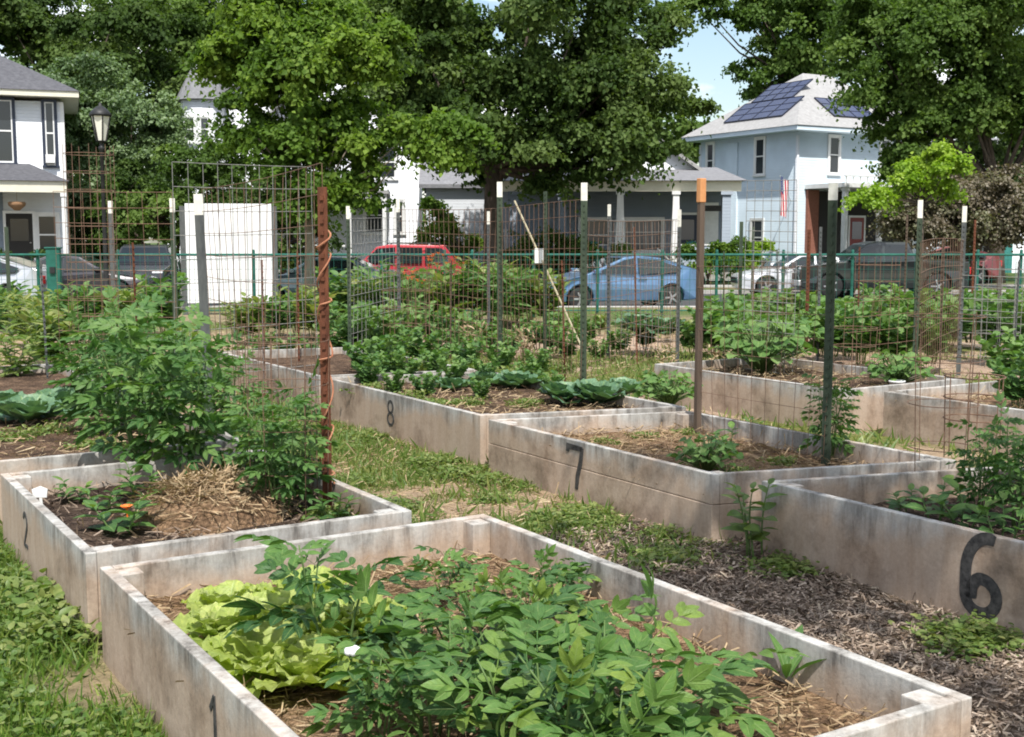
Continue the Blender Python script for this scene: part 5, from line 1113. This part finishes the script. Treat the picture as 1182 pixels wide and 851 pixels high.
for i in range(9):
    for j in range(6 if i % 2 == 0 else 5):
        c = flagpt((.5+i)*7/13/9, .40*((j+.5) if i % 2 == 0 else (j+1))/6, -.022)
        for q in range(5):
            t_ = math.pi/2+q*2*math.pi/5; rs = .017; mb.add([c, c+Vector((.4*rs*math.cos(t_-.63), 0, .4*rs*math.sin(t_-.63))), c+Vector((rs*math.cos(t_), 0, rs*math.sin(t_))), c+Vector((.4*rs*math.cos(t_+.63), 0, .4*rs*math.sin(t_+.63)))], [(0, 1, 2, 3)])
mb.build('stars', M['flag_white'], uni)
# white garage right
Y0 = 60; h = thing('white_garage', 'white house with grey roof and teal garage door behind the brown shrub', 'house', (Xp(1136, Y0), Y0, -.2), R(-8)); zl = lambda py: Zp(py, Y0)+.2
wbox(h, 'wall', 'side_white', 0, 8, 0, 7, 0, zl(206)); gable(h, 'roof_mid', 0, 8, 0, 7, zl(206), 2.0, .4, 'x', wall='side_white'); MB().box(.25, 1.35, -.05, -.002, 0, 2.1).build('garage_door', M['teal'], h); window(h, (2.6, 0, 1.2), .9, 1.2); window(h, (5, 0, 1.2), .9, 1.2)
Y0 = 74; h = thing('brick_house', 'red brown house wall glimpsed low behind the pickup', 'house', (Xp(1055, Y0), Y0, -.2), R(-5)); zl = lambda py: Zp(py, Y0)+.2
wbox(h, 'wall', 'brick', 0, 5.5, 0, 6, 0, zl(250)); gable(h, 'roof_mid', 0, 5.5, 0, 6, zl(250), 1.6, .3, 'x', wall='brick'); window(h, (1.5, 0, 1.0), .8, .9); window(h, (3.6, 0, 1.0), .8, .9)
# ------------------------------------------------------------------ trees
def tree(name, label, px, Y, blobs, m, nleaf, ls, tr=.3, trunkm='bark', cat='tree', dens=1.0, seed=0, depth=None, multi=1, b3=None, base=None, gap=1.0, thr=.475):
    g = np.random.default_rng(seed+900); base = ray(px, 300, Y) if base is None else np.array(base, float); bz = fz(base[1])
    r = thing(name, label, cat, (base[0], Y, bz)); B = []
    for bl in blobs:
        x, y, rx, ry = bl[:4]; dy = bl[4] if len(bl) > 4 else 0; c = ray(x, y, Y+dy); s = Y/1400
        B.append((np.array([c[0]-base[0], dy, c[2]-bz]), np.array([rx*s, (depth or min(rx, ry)*1.15*s), ry*s])))
    if b3: base = np.array([base[0], base[1], bz]); r.location = base; B = [(np.array(c)-base, np.array(q)) for c, q in b3]
    vol = np.array([np.prod(b[1])**(2/3) for b in B]); share = vol/vol.sum()
    tb = MB(); zt = min(b[0][2]-b[1][2]*.5 for b in B); zt = max(zt, .4)
    for q in range(multi):
        o = np.array([g.normal()*.25, g.normal()*.2, 0])*(multi > 1); top = np.array([0, 0, zt])+o*3
        tb.tube([o+np.array([0, 0, -.4]), o*1.4+np.array([0, 0, zt*.25]), o*2+np.array([g.normal()*.05, g.normal()*.05, zt*.6]), top], [tr*1.45, tr*1.02, tr*.92, tr*.8], 10)
        for c, rad in B:
            for k in range(3 if multi == 1 else 2):
                e_ = c+rad*g.uniform(-.6, .6, 3); mdl = top*.45+e_*.55+np.array([0, 0, -.08*np.linalg.norm(e_-top)])+g.normal(size=3)*.15
                tb.tube([top-np.array([0, 0, .2*zt*g.random()]), top*.8+mdl*.2, mdl, e_], [tr*.42, tr*.32, tr*.18, tr*.04], 6)
    P_ = []; D_ = []; T_ = []
    for (c, rad), sh in zip(B, share):
        nl_ = int(nleaf*sh); mr = np.prod(rad)**(1/3); cr_ = .17*mr+.22; K = max(5, int(1.5*(mr/cr_)**2.2*dens)); per = max(8, nl_//K)
        d = rnd_dirs(K); rf = g.uniform(.12, 1, K)**.5*g.uniform(.85, 1.22, K); ctr = c+d*rf[:, None]*rad
        sz = g.uniform(.55, 1.25, K)*cr_; tn = g.uniform(0, 1, K)
        q = g.normal(size=(K, per, 3))*.72; q[:, :, 2] *= .42; q[:, :, 2] -= .25*(q[:, :, 0]**2+q[:, :, 1]**2)
        P_.append((ctr[:, None]+q*sz[:, None, None]).reshape(-1, 3)); nn = q*.5+d[:, None]*.35+np.array([0, 0, .9]); D_.append(nn.reshape(-1, 3)); T_.append((np.repeat(tn, per)*.65+g.uniform(0, .35, K*per)))
    P_ = np.concatenate(P_); D_ = np.concatenate(D_); T_ = np.concatenate(T_)
    s_ = gap*max(.5, .11*np.mean([np.prod(b[1])**(1/3) for b in B])+.35); o_ = seed*3.1
    nz_ = (fbm(P_[:, 0]+o_, P_[:, 1]+P_[:, 2]*.5, s_, 71, 2)+fbm(P_[:, 1]+o_, P_[:, 2]*1.3, s_, 73, 2)+fbm(P_[:, 2]*1.3, P_[:, 0]+o_, s_, 75, 2))/3
    kp = nz_ > thr+g.uniform(-.03, .03, len(P_)); P_ = P_[kp]; D_ = D_[kp]; T_ = np.clip(T_[kp]+(nz_[kp]-.5)*.9, 0, 1); n = len(P_)
    D_ = D_+g.normal(size=(n, 3))*.45; f_ = g.normal(size=(n, 3)); f_[:, 2] -= .35; szz = ls*g.uniform(.6, 1.3, n)
    tb.build('trunk', M[trunkm], r, True)
    link('crown', Leafy().add(*T_SM, P_, frames(f_, D_), np.stack([szz*1.15, szz, szz], 1), T_).mesh('crown'), M[m], r); return r
tree('shade_tree', 'huge dark shade tree in the middle with a dark bare trunk', 570, 45, [(600, 40, 165, 105), (520, 110, 85, 75, -1.5), (470, 70, 70, 70), (690, 110, 95, 85, -1), (745, 140, 60, 55), (640, 165, 110, 45, -2), (722, 30, 60, 55), (560, 180, 75, 28, 1), (650, 182, 75, 24, 1), (730, 185, 50, 20, 0)], 'leaf_dark', 260000, .19, .40, seed=1)
tree('maple_tree', 'bright sunlit maple with slim pale trunk right of the white sign', 356, 32, [(375, 70, 78, 85), (330, 140, 55, 60), (398, 165, 40, 46), (355, 215, 50, 32, -.5), (400, 215, 34, 28), (300, 60, 50, 60), (285, 130, 30, 40), (512, 158, 55, 24, -.6), (455, 142, 36, 20), (320, 10, 70, 40)], 'leaf_bright', 180000, .15, .13, 'palebark', seed=2)
tree('feathery_tree', 'soft feathery green tree behind the street lamp', 125, 56, [(60, 105, 80, 48), (120, 150, 80, 55), (165, 190, 50, 45), (110, 220, 70, 45), (185, 140, 35, 28)], 'leaf_soft', 130000, .17, .25, seed=3, dens=1.4)
tree('tall_tree', 'tall dark tree behind the left house roof', 80, 66, [(40, 30, 90, 50), (-25, 10, 70, 60), (150, 40, 80, 60), (110, 90, 60, 40), (200, 110, 40, 50)], 'leaf_dark', 90000, .26, .4, seed=4, dens=.7)
tree('tall_tree', 'tall mid green tree above the conical turret', 255, 72, [(220, 40, 80, 60), (270, 30, 70, 55), (180, 10, 80, 40), (300, 100, 45, 60)], 'leaf_mid', 100000, .26, .4, seed=5)
tree('tall_tree', 'dense green tree behind the maple and white porch house', 430, 64, [(430, 50, 80, 80), (400, 110, 50, 45), (480, 20, 70, 50), (520, 65, 60, 55)], 'leaf_mid', 80000, .26, .4, seed=6)
tree('tall_tree', 'airy tree rising behind the solar panelled roof', 920, 76, [(897, 55, 40, 50), (868, 5, 36, 22), (815, -4, 50, 24), (915, 20, 50, 50), (935, 75, 35, 35), (865, 90, 22, 22), (975, 12, 50, 34), (1060, 0, 60, 40)], 'leaf_mid', 80000, .26, .28, seed=8, dens=.75)
tree('big_maple', 'big deep green maple hanging over the right of the blue house', 1150, 49, [(1060, 50, 90, 75), (1150, 40, 80, 80), (1005, 48, 50, 42), (1048, 122, 40, 36), (1120, 110, 60, 45), (1043, 165, 26, 50, -1), (1040, 200, 18, 34, -1.5), (1002, 106, 22, 14), (1190, 110, 50, 60)], 'leaf_mid', 210000, .18, .30, seed=9, dens=.95)
tree('willowy_tree', 'pale feathery tree right of the brown shrub', 1140, 54, [(1130, 160, 42, 50), (1165, 190, 35, 45), (1105, 195, 30, 35), (1185, 140, 40, 55)], 'leaf_soft', 30000, .20, .2, seed=10, dens=1.3)
tree('lime_tree', 'small lime green tree in front of the blue house porch', 1062, 39.6, [(1085, 176, 32, 13), (1098, 190, 18, 11, -.6), (1052, 192, 18, 12, .4), (1034, 208, 24, 11, -.4), (1008, 226, 24, 10, -.6), (1030, 232, 16, 8, .3), (1072, 212, 22, 10, .6), (1100, 215, 14, 10)], 'leaf_lime', 19000, .14, .07, seed=11, thr=.505)
tree('brown_shrub', 'brownish bare looking shrub above the pickup truck', 1110, 44.6, [(1110, 235, 65, 42), (1060, 250, 35, 32), (1155, 240, 40, 42)], 'leaf_brown', 80000, .12, .07, cat='shrub', seed=12, dens=2.6, multi=6)
tree('green_shrub', 'mid green shrub left of the white sign below the turret', 205, 50, [(205, 235, 45, 38), (165, 250, 40, 35), (240, 215, 35, 32), (222, 190, 38, 22), (258, 178, 42, 26), (285, 205, 36, 30)], 'leaf_mid', 50000, .17, .08, cat='shrub', seed=13, multi=4)
tree('green_shrub', 'dark shrub in the shade right of the white sign', 325, 47, [(325, 265, 45, 38), (290, 230, 45, 42), (365, 262, 35, 30)], 'leaf_dark', 36000, .17, .08, cat='shrub', seed=14, multi=4)
tree('green_shrub', 'dark shrub behind the black car left of the sign', 120, 53, [(110, 255, 50, 45), (150, 225, 35, 40), (90, 285, 40, 25)], 'leaf_dark', 32000, .17, .08, cat='shrub', seed=15, multi=4)
tree('green_shrub', 'fresh green shrub between the red car and grey garage', 512, 50, [(510, 262, 26, 34), (535, 285, 25, 20), (500, 240, 10, 16)], 'leaf_bright', 12000, .16, .06, cat='shrub', seed=16, multi=3)
tree('green_shrub', 'dark green shrub below the bungalow porch', 660, 48.2, [(655, 285, 40, 22), (610, 288, 30, 22), (700, 292, 26, 14)], 'leaf_mid', 12000, .14, .06, cat='shrub', seed=17, multi=3)
tree('green_shrub', 'yellow green shrub beside the bungalow steps', 815, 47.5, [(812, 295, 36, 15), (845, 292, 22, 18)], 'leaf_bright', 9000, .13, .05, cat='shrub', seed=18, multi=3)
tree('green_shrub', 'rusty orange shrub before the blue house', 868, 53, [(868, 288, 18, 16), (852, 296, 14, 10)], 'leaf_lime', 5000, .13, .05, cat='shrub', seed=19, multi=3)
tree('tall_tree', 'dark tree at the right edge behind the white garage', 1200, 72, [(1180, 150, 50, 60), (1230, 100, 60, 70)], 'leaf_dark', 16000, .36, .3, seed=20)
tree('tall_tree', 'tree behind the bungalow roof under the sky gap', 770, 70, [(800, 150, 30, 32), (760, 160, 40, 40), (700, 130, 50, 60)], 'leaf_mid', 16000, .33, .3, seed=21)
# far woods as one mass
n = 26000; X = rng.uniform(-95, 95, n); hgt = 7+5*fbm(X, X*0, 9, 55); Z = rng.uniform(0, 1, n)**.7*hgt; Yb = 104+rng.uniform(-4, 4, n)
D_ = rnd_dirs(n)*.6+np.array([0, -.4, .8])
tag(link('far_woods', Leafy().add(*T_SM, np.stack([X, Yb, Z], 1), frames(rnd_dirs(n), D_), rng.uniform(.6, 1.2, n), np.clip(fbm(X, Z, 3, 66)*.9+rng.uniform(-.2, .2, n), 0, 1)).mesh('far_woods'), M['leaf_mid']), kind='stuff')
# the tree whose boughs shade the beds on that side; it stands behind the photographer
tree('shade_tree', 'leafy tree behind the photographer, its boughs shading the beds', 0, 0, [], 'leaf_mid', 11000, .16, .22, seed=40, dens=.8, base=(5.2, -2.6, 0),
     b3=[((2.3, 1.6, 6.6), (1.5, 1.2, .9)), ((3.6, .6, 6.4), (1.3, 1.3, .9)), ((4.8, 2.0, 6.8), (1.2, 1.2, .9)), ((5.2, -2.4, 7.6), (2.4, 2.2, 1.8)), ((2.6, 3.4, 7.0), (1.2, 1.0, .7))])
